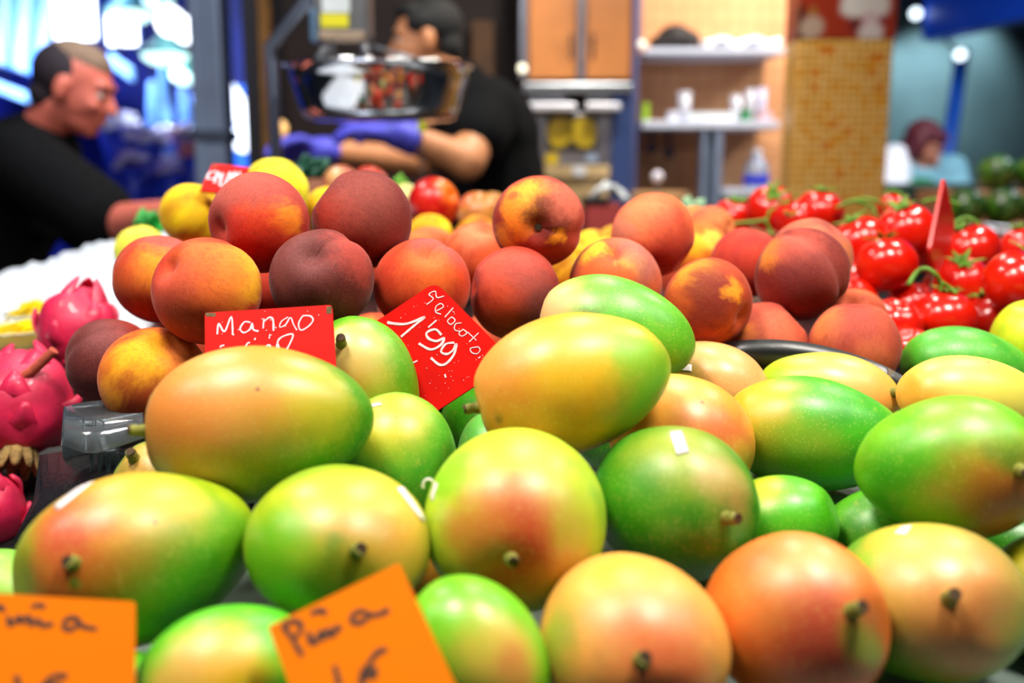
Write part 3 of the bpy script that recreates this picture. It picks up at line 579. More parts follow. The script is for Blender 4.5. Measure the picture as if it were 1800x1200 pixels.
# ------------------------------------------------------------------ fruit buried in the piles (keeps the visible ones up)
FM = {'p': peach_mat(90, (190, 80, 50), [], .3), 't': TMAT[0], 'm': mango_mat(91, G1, [], .03)}
for i, (nm, x, y, z, r) in enumerate(FILL):
    kd = nm[0]
    if kd == 'p': o = add_fruit('peach', peach_shape(r, .03, i), Matrix.Rotation(i * 1.1, 3, 'Z') @ Matrix.Rotation(.6, 3, 'X'), V((x, y, z)), FM['p']); tag(o, 'peach buried inside the pile under the other peaches', 'peach', 'peaches buried in the pile')
    elif kd == 't': o = add_fruit('tomato', tomato_shape(r, i), Matrix.Rotation(i, 3, 'Z'), V((x, y, z)), FM['t']); tag(o, 'tomato buried inside the heap under the other tomatoes', 'tomato', 'tomatoes buried in the heap')
    else: o = add_fruit('mango', mango_shape(r * 1.1, r, r, i), Matrix.Identity(3), V((x, y, z)), FM['m']); tag(o, 'mango buried inside the heap under the other mangoes', 'mango', 'mangoes buried in the heap')
# ------------------------------------------------------------------ dragon fruit
DRM = pbr('dragon_fruit_skin', (206, 28, 74), .5, var=.22, scale=40, bump=.15, coat=.15)
DRT = pbr('dragon_fruit_tip', (150, 60, 50), .7, var=.3, scale=90)
DRS = pbr('dragon_fruit_stem', (170, 70, 50), .7, var=.3, scale=120)
DRB = pbr('dragon_fruit_crown', (150, 120, 70), .95, var=.4, scale=160, bump=.6)
def bract(base, out, up, L, W, curl):
    out = out.normalized(); up = (up - out * up.dot(out)).normalized(); sd = out.cross(up); vs_, fs = [], []
    for j in range(7):
        t = j / 6; c = base - out * .004 + up * (L * t) + out * (curl * L * t * t * .9 + .004 * math.sin(t * 3.1)); w_ = W * (1 - t) ** .75 * (1 - .0 * t) + .0006
        vs_ += [c - sd * w_ - out * w_ * .35, c + out * .0015, c + sd * w_ - out * w_ * .35]
    for j in range(6): fs += [(3 * j, 3 * j + 1, 3 * j + 4, 3 * j + 3), (3 * j + 1, 3 * j + 2, 3 * j + 5, 3 * j + 4)]
    return vs_, fs
def dragon(k, axis, label, stem, crown):
    x, y, r, _ = DRAG[k]; d = DEPTH[k]; R = r * d / FPX; loc = P(x, y, d)
    Z = V(axis).normalized(); X = Z.orthogonal().normalized(); Mx = Matrix((X, Z.cross(X), Z)).transposed()
    def fn(t, p):
        q = 1 + .05 * noise.noise(V((math.sin(t) * math.cos(p) * 1.6, math.sin(t) * math.sin(p) * 1.6, math.cos(t) + x))) + .025 * math.cos(3 * p + 4 * t)
        return V((math.sin(t) * math.cos(p), math.sin(t) * math.sin(p), 1.14 * math.cos(t))) * (R * q)
    o = add_fruit('dragon_fruit', sphere_grid(fn, 40, 28), Mx, loc, DRM); tag(o, label, 'dragon fruit', 'pink dragon fruits in the black crate')
    rn = random.Random(x)
    for row, (t, n) in enumerate(((2.5, 3), (1.9, 4), (1.3, 4), (.7, 3))):
        for j in range(n):
            p = 2 * math.pi * (j + .5 * (row % 2)) / n + rn.uniform(-.2, .2); b = fn(t, p)
            up = (fn(t - .05, p) - b); out = b.normalized()
            L = R * rn.uniform(.5, .75); W = R * rn.uniform(.3, .42)
            s_ = local_child('scale', bract(b, out, up, L, W, rn.uniform(-.22, .02) + (.4 if row == 3 else 0)), DRM, o); md = s_.modifiers.new('skin', 'SOLIDIFY'); md.thickness = .0022; md.offset = -1
            tip = b + up.normalized() * L * .93 + out * (L * .35)
    if stem:
        I = Mx.inverted(); pts = [I @ (P(q[0], q[1], d - .03) - loc) for q in stem]
        local_tube_child('stem', spline(pts, 4), [.005 - .0008 * j / len(spline(pts, 4)) for j in range(len(spline(pts, 4)))], DRS, o)
    if crown:
        cv = []
        for j in range(9):
            a = 2 * math.pi * j / 9; b = V((math.cos(a) * R * .34, math.sin(a) * R * .34, -1.06 * R))
            cv.append(bract(b, V((math.cos(a), math.sin(a), -.2)), V((math.cos(a) * .4, math.sin(a) * .4, -1)), R * .5, R * .17, .5))
        c = local_child('dried_crown', cat_vf(*cv), DRB, o); md = c.modifiers.new('skin', 'SOLIDIFY'); md.thickness = .002
    return o
dragon('d1', (.25, .1, 1), 'pink dragon fruit standing before the white ice with upright scales', None, False)
dragon('d2', (-.15, .6, .75), 'large pink dragon fruit with a woody stem and dried crown', [(0, 680), (30, 668), (56, 652), (80, 630), (96, 615)], True)
dragon('d3', (.1, -.2, 1), 'pink dragon fruit low in the black crate below the stemmed one', None, False)
# ================================================================== counter, trays and boards
BLK = pbr('black_plastic', (14, 15, 16), .35, var=.2, bump=.1)
PALE = pbr('pale_board', (104, 118, 110), .6, var=.12, scale=9, bump=.1)
DWOOD = pbr('dark_counter_wood', (40, 30, 24), .6, var=.3, scale=6)
STEEL = pbr('brushed_steel', (150, 156, 166), .28, 1.0, var=.08, scale=5)
def prism_x(prof, x0, x1):                  # closed (y, z) outline swept along x
    n = len(prof); vs_ = [V((x0, y, z)) for y, z in prof] + [V((x1, y, z)) for y, z in prof]
    fs = [(i, (i + 1) % n, n + (i + 1) % n, n + i) for i in range(n)] + [tuple(range(n - 1, -1, -1)), tuple(range(n, 2 * n))]
    return vs_, fs
ct = empty('market_counter', (0, 1.2, 0), 'dark market counter that carries all the fruit displays', 'counter')
mesh('cabinet', box((-1.35, .42, 0), (1.35, 2.06, .99), .01), DWOOD, ct)
mesh('worktop', box((-1.4, .34, .985), (1.4, 2.1, 1.03), .006), STEEL, ct)
mesh('kick_plate', box((-1.3, .40, .01), (1.3, .43, .12), .003), BLK, ct)
db = empty('display_board', (.22, .6, 1.03), 'sloping grey green board under the mango heap', 'board')
mesh('board_panel', prism_x([(.36, 1.03), (.36, 1.067), (.59, 1.067), (.858, 1.125), (.858, 1.03)], -.198, .16), PALE, db)
mesh('board_panel', prism_x([(.36, 1.03), (.36, 1.067), (.60, 1.067), (.65, 1.072), (.70, 1.116), (.858, 1.139), (.858, 1.03)], .161, .80), PALE, db)
mesh('board_panel', prism_x([(.36, 1.03), (.36, 1.067), (.59, 1.067), (.695, 1.09), (.695, 1.03)], -.352, -.2), PALE, db)
# black tray under peaches, its front wall curling up at the corner
tr = empty('fruit_tray', (0, 1.35, 1.03), 'black plastic tray under the red peaches', 'tray')
mesh('tray_floor', box((-.352, 1.022, 1.03), (-.199, 1.88, 1.148), .004), BLK, tr)
mesh('tray_floor', box((-.448, 1.165, 1.03), (-.353, 1.88, 1.148), .004), BLK, tr)
mesh('tray_floor', box((-.198, .862, 1.03), (.355, 1.88, 1.148), .004), BLK, tr)
def sheet(rows, th=.0018):
    n = len(rows); m = len(rows[0]); vs_ = [V(p) for r in rows for p in r]
    fs = [(i * m + k, i * m + k + 1, (i + 1) * m + k + 1, (i + 1) * m + k) for i in range(n - 1) for k in range(m - 1)]
    return vs_, fs
def solid(o, t, off=0):
    md = o.modifiers.new('thickness', 'SOLIDIFY'); md.thickness = t; md.offset = off; return o
top = spline([P(1262, 606, .845), P(1305, 598, .835), P(1370, 597, .828), P(1440, 606, .822), P(1510, 625, .815), P(1560, 645, .805), P(1592, 664, .80)], 6)
rows = [[p + V((0, 0, -.0))for p in top], [p + V((0, -.004, -.016)) for p in top], [p + V((0, .003, -.028)) for p in top], [p + V((0, .008, -.036)) for p in top]]
solid(mesh('tray_lip', sheet(rows), BLK, tr, smooth=True), .002)
tip = [P(1592, 664, .80), P(1600, 690, .80)]
solid(mesh('tray_corner', sheet([[P(1560, 646, .804), P(1594, 664, .80)], [P(1566, 690, .803), P(1598, 690, .80)], [P(1572, 704, .803), P(1592, 704, .80)]]), pbr('grey_cardboard', (120, 110, 104), .8, var=.2, scale=40), tr), .0015)
tt = empty('fruit_tray', (.6, 1.35, 1.03), 'black plastic tray under the tomatoes', 'tray')
mesh('tray_floor', box((.358, .95, 1.03), (.95, 1.88, 1.148), .004), BLK, tt)
for y0, y1, x0, x1 in ((1.87, 1.88, .36, .95),): mesh('tray_wall', box((x0, y0, 1.148), (x1, y1, 1.19), .002), BLK, tt)
mesh('tray_wall', box((-.198, 1.87, 1.147), (.355, 1.88, 1.19), .002), BLK, tr)
# clear plastic box at the peaches' end
CLR = pbr('clear_plastic', (150, 160, 168), .12, var=.02, trans=.85, spec=.7)
CLR2 = pbr('clear_plastic_wall', (110, 120, 126), .2, var=.15, trans=.7, spec=.6)
cb = empty('plastic_box', (-.28, .8, 1.03), 'clear plastic box with an embossed flap under the golden peach', 'box')
mesh('box_body', box((-.30, .70, 1.1), (-.202, 1.02, 1.150), .004), CLR2, cb)
fl = [[P(112, 716, .735), P(160, 706, .75), P(250, 700, .76)], [P(110, 745, .70), P(165, 752, .69), P(252, 735, .70)], [P(108, 782, .69), P(160, 796, .68), P(206, 790, .68), ][0:3], ]
fl[2] = [P(108, 782, .69), P(165, 796, .68), P(252, 770, .69)]
rr_ = [spline(r, 6) for r in fl]
solid(mesh('flap', sheet(rr_), CLR, cb, smooth=True), .0012)
em = []
for pts in ([(146, 735), (146, 760)], [(152, 738), (162, 738), (162, 746), (152, 746), (152, 757)], [(168, 738), (168, 758)], [(174, 738), (182, 742), (180, 758)], [(170, 776), (180, 768), (196, 770), (200, 778), (186, 783), (170, 778)], [(176, 776), (186, 774), (194, 778)]):
    em.append(tube(spline([P(x, y, .688 if y > 764 else .692) for x, y in pts], 3), .0006, 5))
mesh('box_base', box((-.345, .735, 1.03), (-.202, 1.02, 1.150), .004), CLR2, cb)
mesh('embossing', cat_vf(*em), CLR, cb)
for i in range(7):
    x = 162 + i * 15; mesh('rib', tube([P(x, 795, .715), P(x - 2, 850, .715)], .0016, 6), CLR, cb)
# black crate for the dragon fruits
dc = empty('crate', (-.55, .95, 1.03), 'black plastic crate holding the dragon fruits', 'crate')
mesh('crate_floor', prism_x([(.74, 1.03), (.74, 1.036), (.80, 1.036), (1.15, 1.148), (1.15, 1.03)], -.72, -.37), BLK, dc)
mesh('crate_wall', prism_x([(.72, 1.03), (.72, 1.06), (.80, 1.065), (1.15, 1.165), (1.15, 1.03)], -.369, -.357), BLK, dc)
solid(mesh('plastic_bag', sheet([spline([P(70, 800, .78), P(150, 790, .77), P(235, 800, .74)], 4), spline([P(60, 880, .73), P(130, 850, .70), P(200, 860, .68)], 4), spline([P(20, 960, .70), P(80, 950, .67), P(150, 930, .66)], 4)]), pbr('black_bag', (16, 15, 17), .4, var=.4, scale=60, bump=.5), smooth=True, label='crumpled black plastic bag between the dragon fruits and the mangoes', cat='bag'), .001)
# ------------------------------------------------------------------ signs
REDP = pbr('red_enamel', (206, 10, 2), .6, var=.1, scale=25, bump=.05, spec=.12)
ORGP = pbr('orange_card', (214, 108, 0), .85, var=.06, scale=12, spec=.1)
WHT = pbr('white_marker', (236, 196, 206), .8, var=.12, scale=200)
INK = pbr('brown_marker', (66, 34, 14), .8, var=.2, scale=150)
RUST = pbr('rusty_corner', (96, 76, 44), .8, var=.4, scale=300, bump=.4)
def plate(A, B, D, th, rad):
    """parallelogram plate: corner A, B next corner (right), D next corner (down); rounded; front faces the camera"""
    u = B - A; v = D - A; n = u.cross(v).normalized()
    if n.dot(CAM - A) < 0: n = -n
    lu, lv = u.length, v.length; pts = []
    for (cx, cy, a0) in ((1, 1, 0), (0, 1, 90), (0, 0, 180), (1, 0, 270)):
        for s_ in range(5):
            a = math.radians(a0 + s_ * 22.5)
            px = (lu - rad if cx else rad) + rad * math.cos(a); py = (lv - rad if cy else rad) + rad * math.sin(a)
            pts.append(A + u * (px / lu) + v * (py / lv))
    m = len(pts); vs_ = [p + n * th / 2 for p in pts] + [p - n * th / 2 for p in pts]
    fs = [tuple(range(m)), tuple(range(2 * m - 1, m - 1, -1))] + [(i, m + i, m + (i + 1) % m, (i + 1) % m) for i in range(m)]
    bm = bmesh.new(); bv = [bm.verts.new(q) for q in vs_]
    for q in fs: bm.faces.new([bv[j] for j in q])
    bmesh.ops.recalc_face_normals(bm, faces=bm.faces[:])
    return from_bm(bm), n
def ribbon(pts, w_, n, th=.00015):
    pts = spline(pts, 5); vs_, fs = [], []; m = len(pts)
    for i, p in enumerate(pts):
        t = (pts[min(i + 1, m - 1)] - pts[max(i - 1, 0)]).normalized(); s_ = t.cross(n).normalized() * (w_ / 2 * (.85 + .3 * noise.noise(p * 300)))
        vs_ += [p - s_, p - s_ * .9 + n * th, p + s_ * .9 + n * th, p + s_]
    for i in range(m - 1):
        for k in range(3): fs.append((4 * i + k, 4 * i + k + 1, 4 * i + k + 5, 4 * i + k + 4))
    return vs_, fs
def sign(name, quad, th, rad, mat, strokes, ink, label, width, corners=()):
    A, B, D = [P(*q) for q in quad]; vf, n = plate(A, B, D, th, rad)
    o = mesh(name, vf, mat, label=label, cat='sign'); base = A + n * (th / 2 + .0002)
    dots = []
    for st in strokes:
        wd = width
        if isinstance(st, tuple): wd, st = st
        pts = []
        for (x, y) in st:
            r_ = ray(x, y); pts.append(CAM + r_ * ((base - CAM).dot(n) / r_.dot(n)))
        if len(pts) == 1: dots.append(ribbon([pts[0], pts[0] + (B - A).normalized() * wd], wd, n))
        else: mesh('letter_stroke', ribbon(pts, wd, n), ink, o)
    if dots: mesh('paint_specks', cat_vf(*dots), ink, o, kind='stuff')
    for (p0, p1) in corners:
        q = []
        for (x, y) in (p0, (p1[0], p0[1]), p1, (p0[0], p1[1])):
            r_ = ray(x, y); q.append(CAM + r_ * ((base - CAM).dot(n) / r_.dot(n)))
        mesh('worn_corner', (q + [p - n * .0022 for p in q], [(0, 1, 2, 3), (7, 6, 5, 4), (0, 4, 5, 1), (1, 5, 6, 2), (2, 6, 7, 3), (3, 7, 4, 0)]), RUST, o)
    return o
c8 = lambda L: [(340 + x * .3111, 480 + y * .3111) for x, y in L]
c7 = lambda L: [(650 + x / 3, 290 + y / 3) for x, y in L]
c3 = lambda L: [(400 + x / 3, 800 + y / 3) for x, y in L]
c1 = lambda L: [(x / 3, 800 + y / 3) for x, y in L]
sp = []
rn = random.Random(4)
sp1 = [(.0006 * rn.uniform(.6, 1.6), c8([(rn.uniform(90, 770), rn.uniform(200, 560))])) for _ in range(26)]
mango_st = [c8([(135, 345), (143, 285), (176, 330), (214, 245), (222, 348)]), c8([(322, 278), (288, 276), (264, 314), (286, 336), (320, 316), (332, 282), (338, 318), (368, 328)]),
            c8([(398, 256), (394, 312)]), c8([(396, 276), (430, 250), (450, 264), (452, 326)]), (.0010, c8([(535, 248), (498, 272), (488, 304), (520, 292), (548, 250), (566, 290), (585, 322)])),
            (.0012, c8([(618, 240), (660, 242), (676, 266), (650, 300), (608, 322), (594, 290), (606, 258), (620, 240)])), (.0012, c8([(350, 366), (346, 378)])), (.0010, c8([(432, 344), (428, 370)])),
            c8([(400, 440), (412, 412), (432, 408), (440, 436)]), c8([(468, 450), (484, 372), (560, 344), (546, 396), (514, 446), (492, 440), (474, 390)]), c8([(150, 414), (175, 406)]), c8([(292, 420), (306, 396), (320, 392)]),
            c8([(200, 430), (230, 425), (225, 460)]), c8([(640, 520), (662, 510)]), (.0012, c8([(684, 546), (692, 548)]))] + sp1
sign('price_sign', [(361, 551, .69), (584, 537, .69), (362, 705, .664)], .0028, .002, REDP, mango_st, WHT, 'red price sign handwritten Mango in white with worn corners', .0014,
     [((361.5, 549.5), (379, 556)), ((574, 538), (583, 551))])
sp2 = [(.0008 * rn.uniform(.3, .8), [(762 + 135 * a - 141 * b, 500 + 138 * a + 94 * b)]) for a, b in [(rn.uniform(.05, .9), rn.uniform(.05, .95)) for _ in range(60)]]
melo = [(0.00106, c7([(300, 735), (335, 705), (312, 682), (345, 665), (354, 698), (392, 690)])), (0.00099, c7([(352, 768), (388, 748), (376, 730), (350, 745), (348, 775), (376, 786)])), (0.00099, c7([(396, 802), (440, 752)])),
        (0.00099, c7([(432, 800), (410, 822), (428, 840), (450, 818), (432, 800)])), (0.00099, c7([(484, 832), (452, 838), (448, 868), (476, 876)])), (0.00099, c7([(492, 866), (470, 886), (486, 902), (512, 884), (492, 866)])),
        (0.00099, c7([(574, 884), (524, 932)])), (0.00099, c7([(516, 880), (562, 924)])), (0.00099, c7([(572, 958), (532, 966), (538, 988), (566, 994), (582, 974), (572, 958)])), (0.00119, c7([(572, 1018), (584, 1010)])),
        (0.00066, c7([(438, 770), (446, 778)])), (0.00224, c7([(92, 830), (150, 838), (205, 834), (292, 800)])), (0.00224, c7([(292, 800), (230, 850), (165, 905)])), (0.00145, c7([(352, 818), (308, 856)])),
        (0.00211, c7([(378, 896), (346, 866), (300, 884), (310, 914), (352, 928), (392, 912), (372, 950), (320, 972), (258, 940)])),
        (0.00211, c7([(446, 936), (400, 944), (376, 984), (408, 996), (440, 974), (456, 942), (446, 994), (406, 1044), (366, 1052), (322, 1016)])),
        (0.00145, c8([(1122, 432), (1180, 418)])), (0.00132, c8([(1138, 414), (1168, 446)])), (0.00132, c8([(1170, 450), (1206, 466)])), (0.00132, c8([(1218, 488), (1196, 512)])), (0.00145, c8([(1266, 494), (1206, 522)])),
        (0.00145, c8([(1244, 552), (1228, 576), (1244, 596), (1256, 574), (1244, 552)])), (0.00158, c8([(1420, 570), (1426, 590)]))] + sp2
sign('price_sign', [(766, 496, .762), (903, 634, .742), (625, 590, .766)], .0028, .007, REDP, melo, WHT, "tilted red price sign handwritten Melocoton 1'99 Kilo in white", .0016)
pin = [c3([(292, 900), (330, 950), (395, 1056)]), c3([(290, 902), (338, 874), (384, 890), (382, 930), (346, 966)]), c3([(428, 930), (440, 985), (470, 975), (494, 926), (508, 966), (532, 918), (552, 950), (580, 900), (592, 926)]),
       c3([(440, 838), (480, 818), (522, 832)]), c3([(716, 816), (664, 838), (656, 876), (700, 880), (742, 850), (720, 818)]), c3([(742, 848), (760, 842), (800, 838), (852, 812)]), c3([(564, 1106), (590, 1210)]),
       c3([(842, 1026), (796, 1036), (738, 1110), (706, 1200), (720, 1230)]), c3([(700, 1140), (790, 1126)]), c3([(690, 1176), (792, 1158)])]
sign('price_card', [(472, 1102, .440), (702, 990, .455), (560, 1345, .405)], .0016, .0012, ORGP, pin, INK, 'tilted orange card handwritten Pina 1 euro in brown', .0030)
pin2 = [c1([(-60, 790), (0, 800), (20, 822)]), c1([(40, 846), (58, 892), (100, 850), (112, 882), (150, 850), (164, 892), (200, 868), (222, 896), (282, 888)]), c1([(165, 802), (200, 788), (238, 802)]),
        c1([(404, 852), (346, 868), (338, 906), (380, 916), (412, 880), (400, 854)]), c1([(412, 880), (440, 902), (512, 916)]), c1([(84, 1162), (104, 1230)]), c1([(354, 1168), (300, 1160), (250, 1186), (232, 1240)]), c1([(215, 1215), (320, 1205)])]
sign('price_card', [(-110, 1038, .455), (238, 1058, .455), (-145, 1330, .415)], .0016, .0012, ORGP, pin2, INK, 'upright orange card handwritten Pina in brown beside the red blushed mango', .0028)
k1 = lambda L: [(x / 3, y / 3) for x, y in L]
cal = [k1([(1140, 902), (1106, 910), (1094, 940), (1130, 940)]), k1([(1130, 965), (1150, 905), (1166, 962)]), k1([(1176, 912), (1160, 975), (1196, 970)]), k1([(1190, 968), (1214, 908), (1222, 960)]), k1([(1228, 958), (1240, 905), (1252, 950), (1266, 905)])]
sign('price_sign', [(374, 289, 1.14), (438, 296, 1.14), (352, 336, 1.11)], .003, .002, REDP, cal, WHT, 'small red sign handwritten CALAN standing behind the yellow peaches', .0030, [((374, 289.5), (381, 293))])
# sign turned edge on among the tomatoes
A, B, D = P(1658, 312, 1.14), P(1676, 392, 1.22), P(1632, 442, 1.12)
vf, n_ = plate(A, B, D, .004, .006)
mesh('price_sign', vf, pbr('red_enamel_gloss', (206, 20, 6), .3, var=.08), label='upright red sign seen edge on among the tomatoes', cat='sign')
mesh('sign_stake', tube([D + (B - A) * .5 + V((0, .004, .03)), D + (B - A) * .5 + V((0, .01, -.12))], .002, 6), STEEL, label='thin steel stake of the edge on sign', cat='stake')
# ------------------------------------------------------------------ ice, tubs, greens beside the peaches
ICE = pbr('crushed_ice', (206, 214, 226), .35, var=.05, scale=40, bump=.6)
vs_, fs = [], []; nx, ny = 70, 80
for i in range(nx + 1):
    for j in range(ny + 1):
        x = -1.25 + .80 * i / nx; y = 1.17 + .80 * j / ny
        z = 1.118 + (y - 1.15) * .03 + max(0, x + .98) * .30 * min(1, (y - 1.17) / .5) + .016 * noise.noise(V((x * 9, y * 9, 0))) + .016 * abs(noise.noise(V((x * 30, y * 30, 3)))) + .006 * noise.noise(V((x * 80, y * 80, 5)))
        if j == ny or j == 0 or i == 0 or i == nx: z = 1.03
        vs_.append(V((x, y, z)))
for i in range(nx):
    for j in range(ny): q = i * (ny + 1) + j; fs.append((q, q + ny + 1, q + ny + 2, q + 1))
mesh('crushed_ice', (vs_, fs), ICE, smooth=True, label='bright white bed of crushed ice beside the peaches', cat='ice', kind='stuff')
TUB = pbr('clear_tub', (240, 236, 200), .15, var=.03, trans=.6); YFR = pbr('yellow_fruit', (244, 206, 0), .4, var=.15, scale=60)
def tub(x, y, d, r, h, label):
    b = P(x, y, d) - V((0, 0, h)); e = empty('fruit_tub', b, label, 'tub', 'tubs of cut yellow fruit')
    mesh('cup', lathe([(r * .78, 0), (r * .82, .003), (r, h), (r * 1.05, h), (r * 1.05, h - .002), (r * .97, h - .003), (r * .76, .004)], b, 28), TUB, e, smooth=True)
    mesh('fruit_pieces', cat_vf(*[obox(b + V((random.uniform(-.5, .5) * r, random.uniform(-.5, .5) * r, .016 + random.uniform(0, h * .75))), (1, random.uniform(-1, 1), .3), (0, 1, random.uniform(-1, 1)), (random.uniform(-1, 1), 0, 1), r * .3, r * .26, r * .22, .003) for _ in range(16)]), YFR, e)
tub(20, 575, 1.19, .055, .07, 'tub of yellow fruit pieces behind the stemmed dragon fruit')
tub(66, 548, 1.32, .04, .05, 'small tub of yellow fruit pieces set in the ice')
tub(-40, 620, 1.15, .05, .07, 'tub of yellow fruit pieces at the front of the ice')
LEAF = pbr('green_leaf', (20, 150, 50), .5, var=.35, scale=40)
def leafy(c, R, n, label, cat='greens', mat=LEAF, nm='leaf_bunch'):
    e = empty(nm, c - V((0, 0, R * .6)), label, cat); rn_ = random.Random(int(abs(c.x) * 1e4))
    for i in range(n):
        a = rn_.uniform(0, 6.28); el = rn_.uniform(.1, 1.3); out = V((math.cos(a) * math.cos(el), math.sin(a) * math.cos(el), math.sin(el)))
        sd = out.orthogonal().normalized(); nn = out.cross(sd); L = R * rn_.uniform(.8, 1.2); rows_ = []
        for j in range(5):
            t = j / 4; w_ = R * .42 * math.sin(math.pi * (t * .9 + .08)); p = c + out * L * t
            rows_.append([p + sd * w_ * q + nn * (.15 * R * math.sin(q * 6 + t * 9)) for q in (-1, -.5, 0, .5, 1)])
        solid(mesh('leaf', sheet(rows_), mat, e, smooth=True), .0012)
leafy(P(262, 405, 1.42), .032, 9, 'crinkled bright green lettuce leaves beside the pale yellow peach')
leafy(P(592, 322, 1.72), .028, 7, 'green leaves lying behind the far nectarines', mat=pbr('light_green_leaf', (110, 180, 40), .5, var=.3, scale=50))
_b = P(545, 306, 1.84)
mesh('plant_pot', lathe([(.001, 0), (.03, 0), (.042, _b.z - 1.155), (.036, _b.z - 1.155), (.001, _b.z - 1.16)], V((_b.x, _b.y, 1.147)), 20), pbr('terracotta_pot', (120, 70, 44), .8), smooth=True, label='small pot with dark green leaves behind the far nectarines', cat='pot')
leafy(_b, .045, 8, 'dark green leaves growing from the small pot', mat=pbr('dark_green_leaf', (10, 84, 60), .5, var=.3, scale=50))
leafy(P(706, 330, 1.7), .022, 6, 'small green leaves by the cream nectarine', mat=pbr('light_green_leaf', (110, 180, 40)))
_c = P(1212, 372, 1.70)
mesh('plant_pot', lathe([(.001, 0), (.03, 0), (.04, _c.z - 1.165), (.034, _c.z - 1.165), (.001, _c.z - 1.17)], V((_c.x, _c.y, 1.147)), 20), pbr('terracotta_pot', (120, 70, 44), .8), smooth=True, label='small pot with pale green leaves between peaches and tomatoes', cat='pot')
leafy(_c, .03, 6, 'pale green leaves behind the pale peaches', mat=pbr('pale_green_leaf', (150, 190, 150), .5, var=.2))
# clear tub edge and melons past the tomatoes
gb = empty('plastic_box', P(1820, 470, 1.5), 'clear plastic box with pale rim behind the tomatoes', 'box')
mesh('rim', cat_vf(tube([P(1752, 408, 1.44), P(1840, 414, 1.36)], .004, 8), tube([P(1752, 408, 1.44), P(1730, 394, 1.8)], .003, 8), tube([P(1730, 394, 1.8), P(1840, 404, 1.74)], .003, 8)), pbr('clear_rim', (206, 212, 226), .2, var=.03), gb, smooth=True)
solid(mesh('side', sheet([[P(1752, 410, 1.44), P(1840, 416, 1.36)], [P(1756, 470, 1.44), P(1840, 480, 1.36)]]), CLR, gb), .0015)
solid(mesh('side', sheet([[P(1752, 410, 1.44), P(1730, 396, 1.8)], [P(1756, 470, 1.44), P(1734, 440, 1.8)]]), CLR, gb), .0015)
def melon_mat(nm, a, b, rough=.3):
    T = NT(nm); tc = T.n('ShaderNodeTexCoord'); wv = T.n('ShaderNodeTexWave', wave_type='BANDS', bands_direction='X'); T.l(tc.outputs['Object'], wv.inputs[0])
    wv.inputs['Scale'].default_value = 9; wv.inputs['Distortion'].default_value = 3; T.l(T.mix(wv.outputs['Fac'], lin(a), lin(b)), T.b.inputs['Base Color']); T.b.inputs['Roughness'].default_value = rough; return T.m
MEL = melon_mat('green_melon_rind', (26, 62, 10), (66, 110, 26))
def melon(x, y, r, Y, label, rz=0):
    s = Y / FPX; R = r * s
    vf = sphere_grid(lambda t, p: V((math.sin(t) * math.cos(p), math.sin(t) * math.sin(p), 1.3 * math.cos(t))) * R * (1 + .02 * math.cos(9 * p)), 30, 20)
    Mx = Matrix.Rotation(rz, 3, 'Z') @ Matrix.Rotation(math.pi / 2, 3, 'X')
    o = add_fruit('melon', vf, Mx, at(x, y, Y), MEL); tag(o, label, 'melon', 'green melons stacked on the next stall')
    local_tube_child('stalk', [(0, 0, R * 1.28), (0, R * .05, R * 1.36)], [.006, .004], STEM_G, o)
LB = 'dark green striped melon in the front row of the next stall'
for i, x in enumerate((1696, 1762, 1828)): melon(x, 364, 33, 3.0, ['dark green striped melon nearest the tiled column', 'dark green striped melon in the middle of the front row', 'dark green striped melon at the end of the front row'][i], .05 * i)
for i, x in enumerate((1752, 1818)): melon(x, 304, 31, 3.5, ['striped melon on the raised shelf', 'second striped melon on the raised shelf'][i], .05 * i)
mesh('melon_stand', box((1.27, 2.80, 0), (2.05, 3.75, 1.180), .01), pbr('cardboard_brown', (150, 106, 66), .8, var=.1), label='brown stand carrying the green melons', cat='stand')
mesh('melon_shelf', box((1.5, 3.34, 1.180), (2.05, 3.74, 1.279), .005), pbr('cardboard_brown', (150, 106, 66)), label='raised brown shelf under the back melons', cat='shelf')
# ================================================================== people
def capsule(a, b, ra, rb, n=12):
    a, b = V(a), V(b); t = (b - a); L = t.length; t = t.normalized() if L > 1e-6 else V((0, 0, 1)); pts, rad = [], []
    for k in range(4): q = math.pi / 2 * (1 - k / 4); pts.append(a - t * ra * math.sin(q)); rad.append(max(ra * math.cos(q), ra * .02))
    for k in range(5): q = math.pi / 2 * (k / 4); pts.append(b + t * rb * math.sin(q)); rad.append(max(rb * math.cos(q), rb * .02))
    return tube(pts, rad, n)
def chain(pts, rad): return [capsule(pts[i], pts[i + 1], rad[i], rad[i + 1]) for i in range(len(pts) - 1)]
def fuse(parts, voxel, smooth=4, fac=.5):
    """joins overlapping closed shapes into one continuous surface"""
    v, f = cat_vf(*parts); me = bpy.data.meshes.new('tmp'); me.from_pydata(v, [], f); me.update()
    o = bpy.data.objects.new('tmp', me); COL.objects.link(o)
    md = o.modifiers.new('r', 'REMESH'); md.mode = 'VOXEL'; md.voxel_size = voxel
    if smooth: ms = o.modifiers.new('s', 'SMOOTH'); ms.iterations = smooth; ms.factor = fac
    bpy.context.view_layer.update(); dg = bpy.context.evaluated_depsgraph_get(); ev = o.evaluated_get(dg); m2 = ev.to_mesh()
    r = ([q.co.copy() for q in m2.vertices], [tuple(p.vertices) for p in m2.polygons]); ev.to_mesh_clear()
    bpy.data.objects.remove(o); bpy.data.meshes.remove(me); return r
def frame_of(fwd, up):
    fwd = V(fwd).normalized(); up = V(up); up = (up - fwd * up.dot(fwd)).normalized(); return Matrix((fwd, up.cross(fwd), up)).transposed()   # x forward, y left, z up
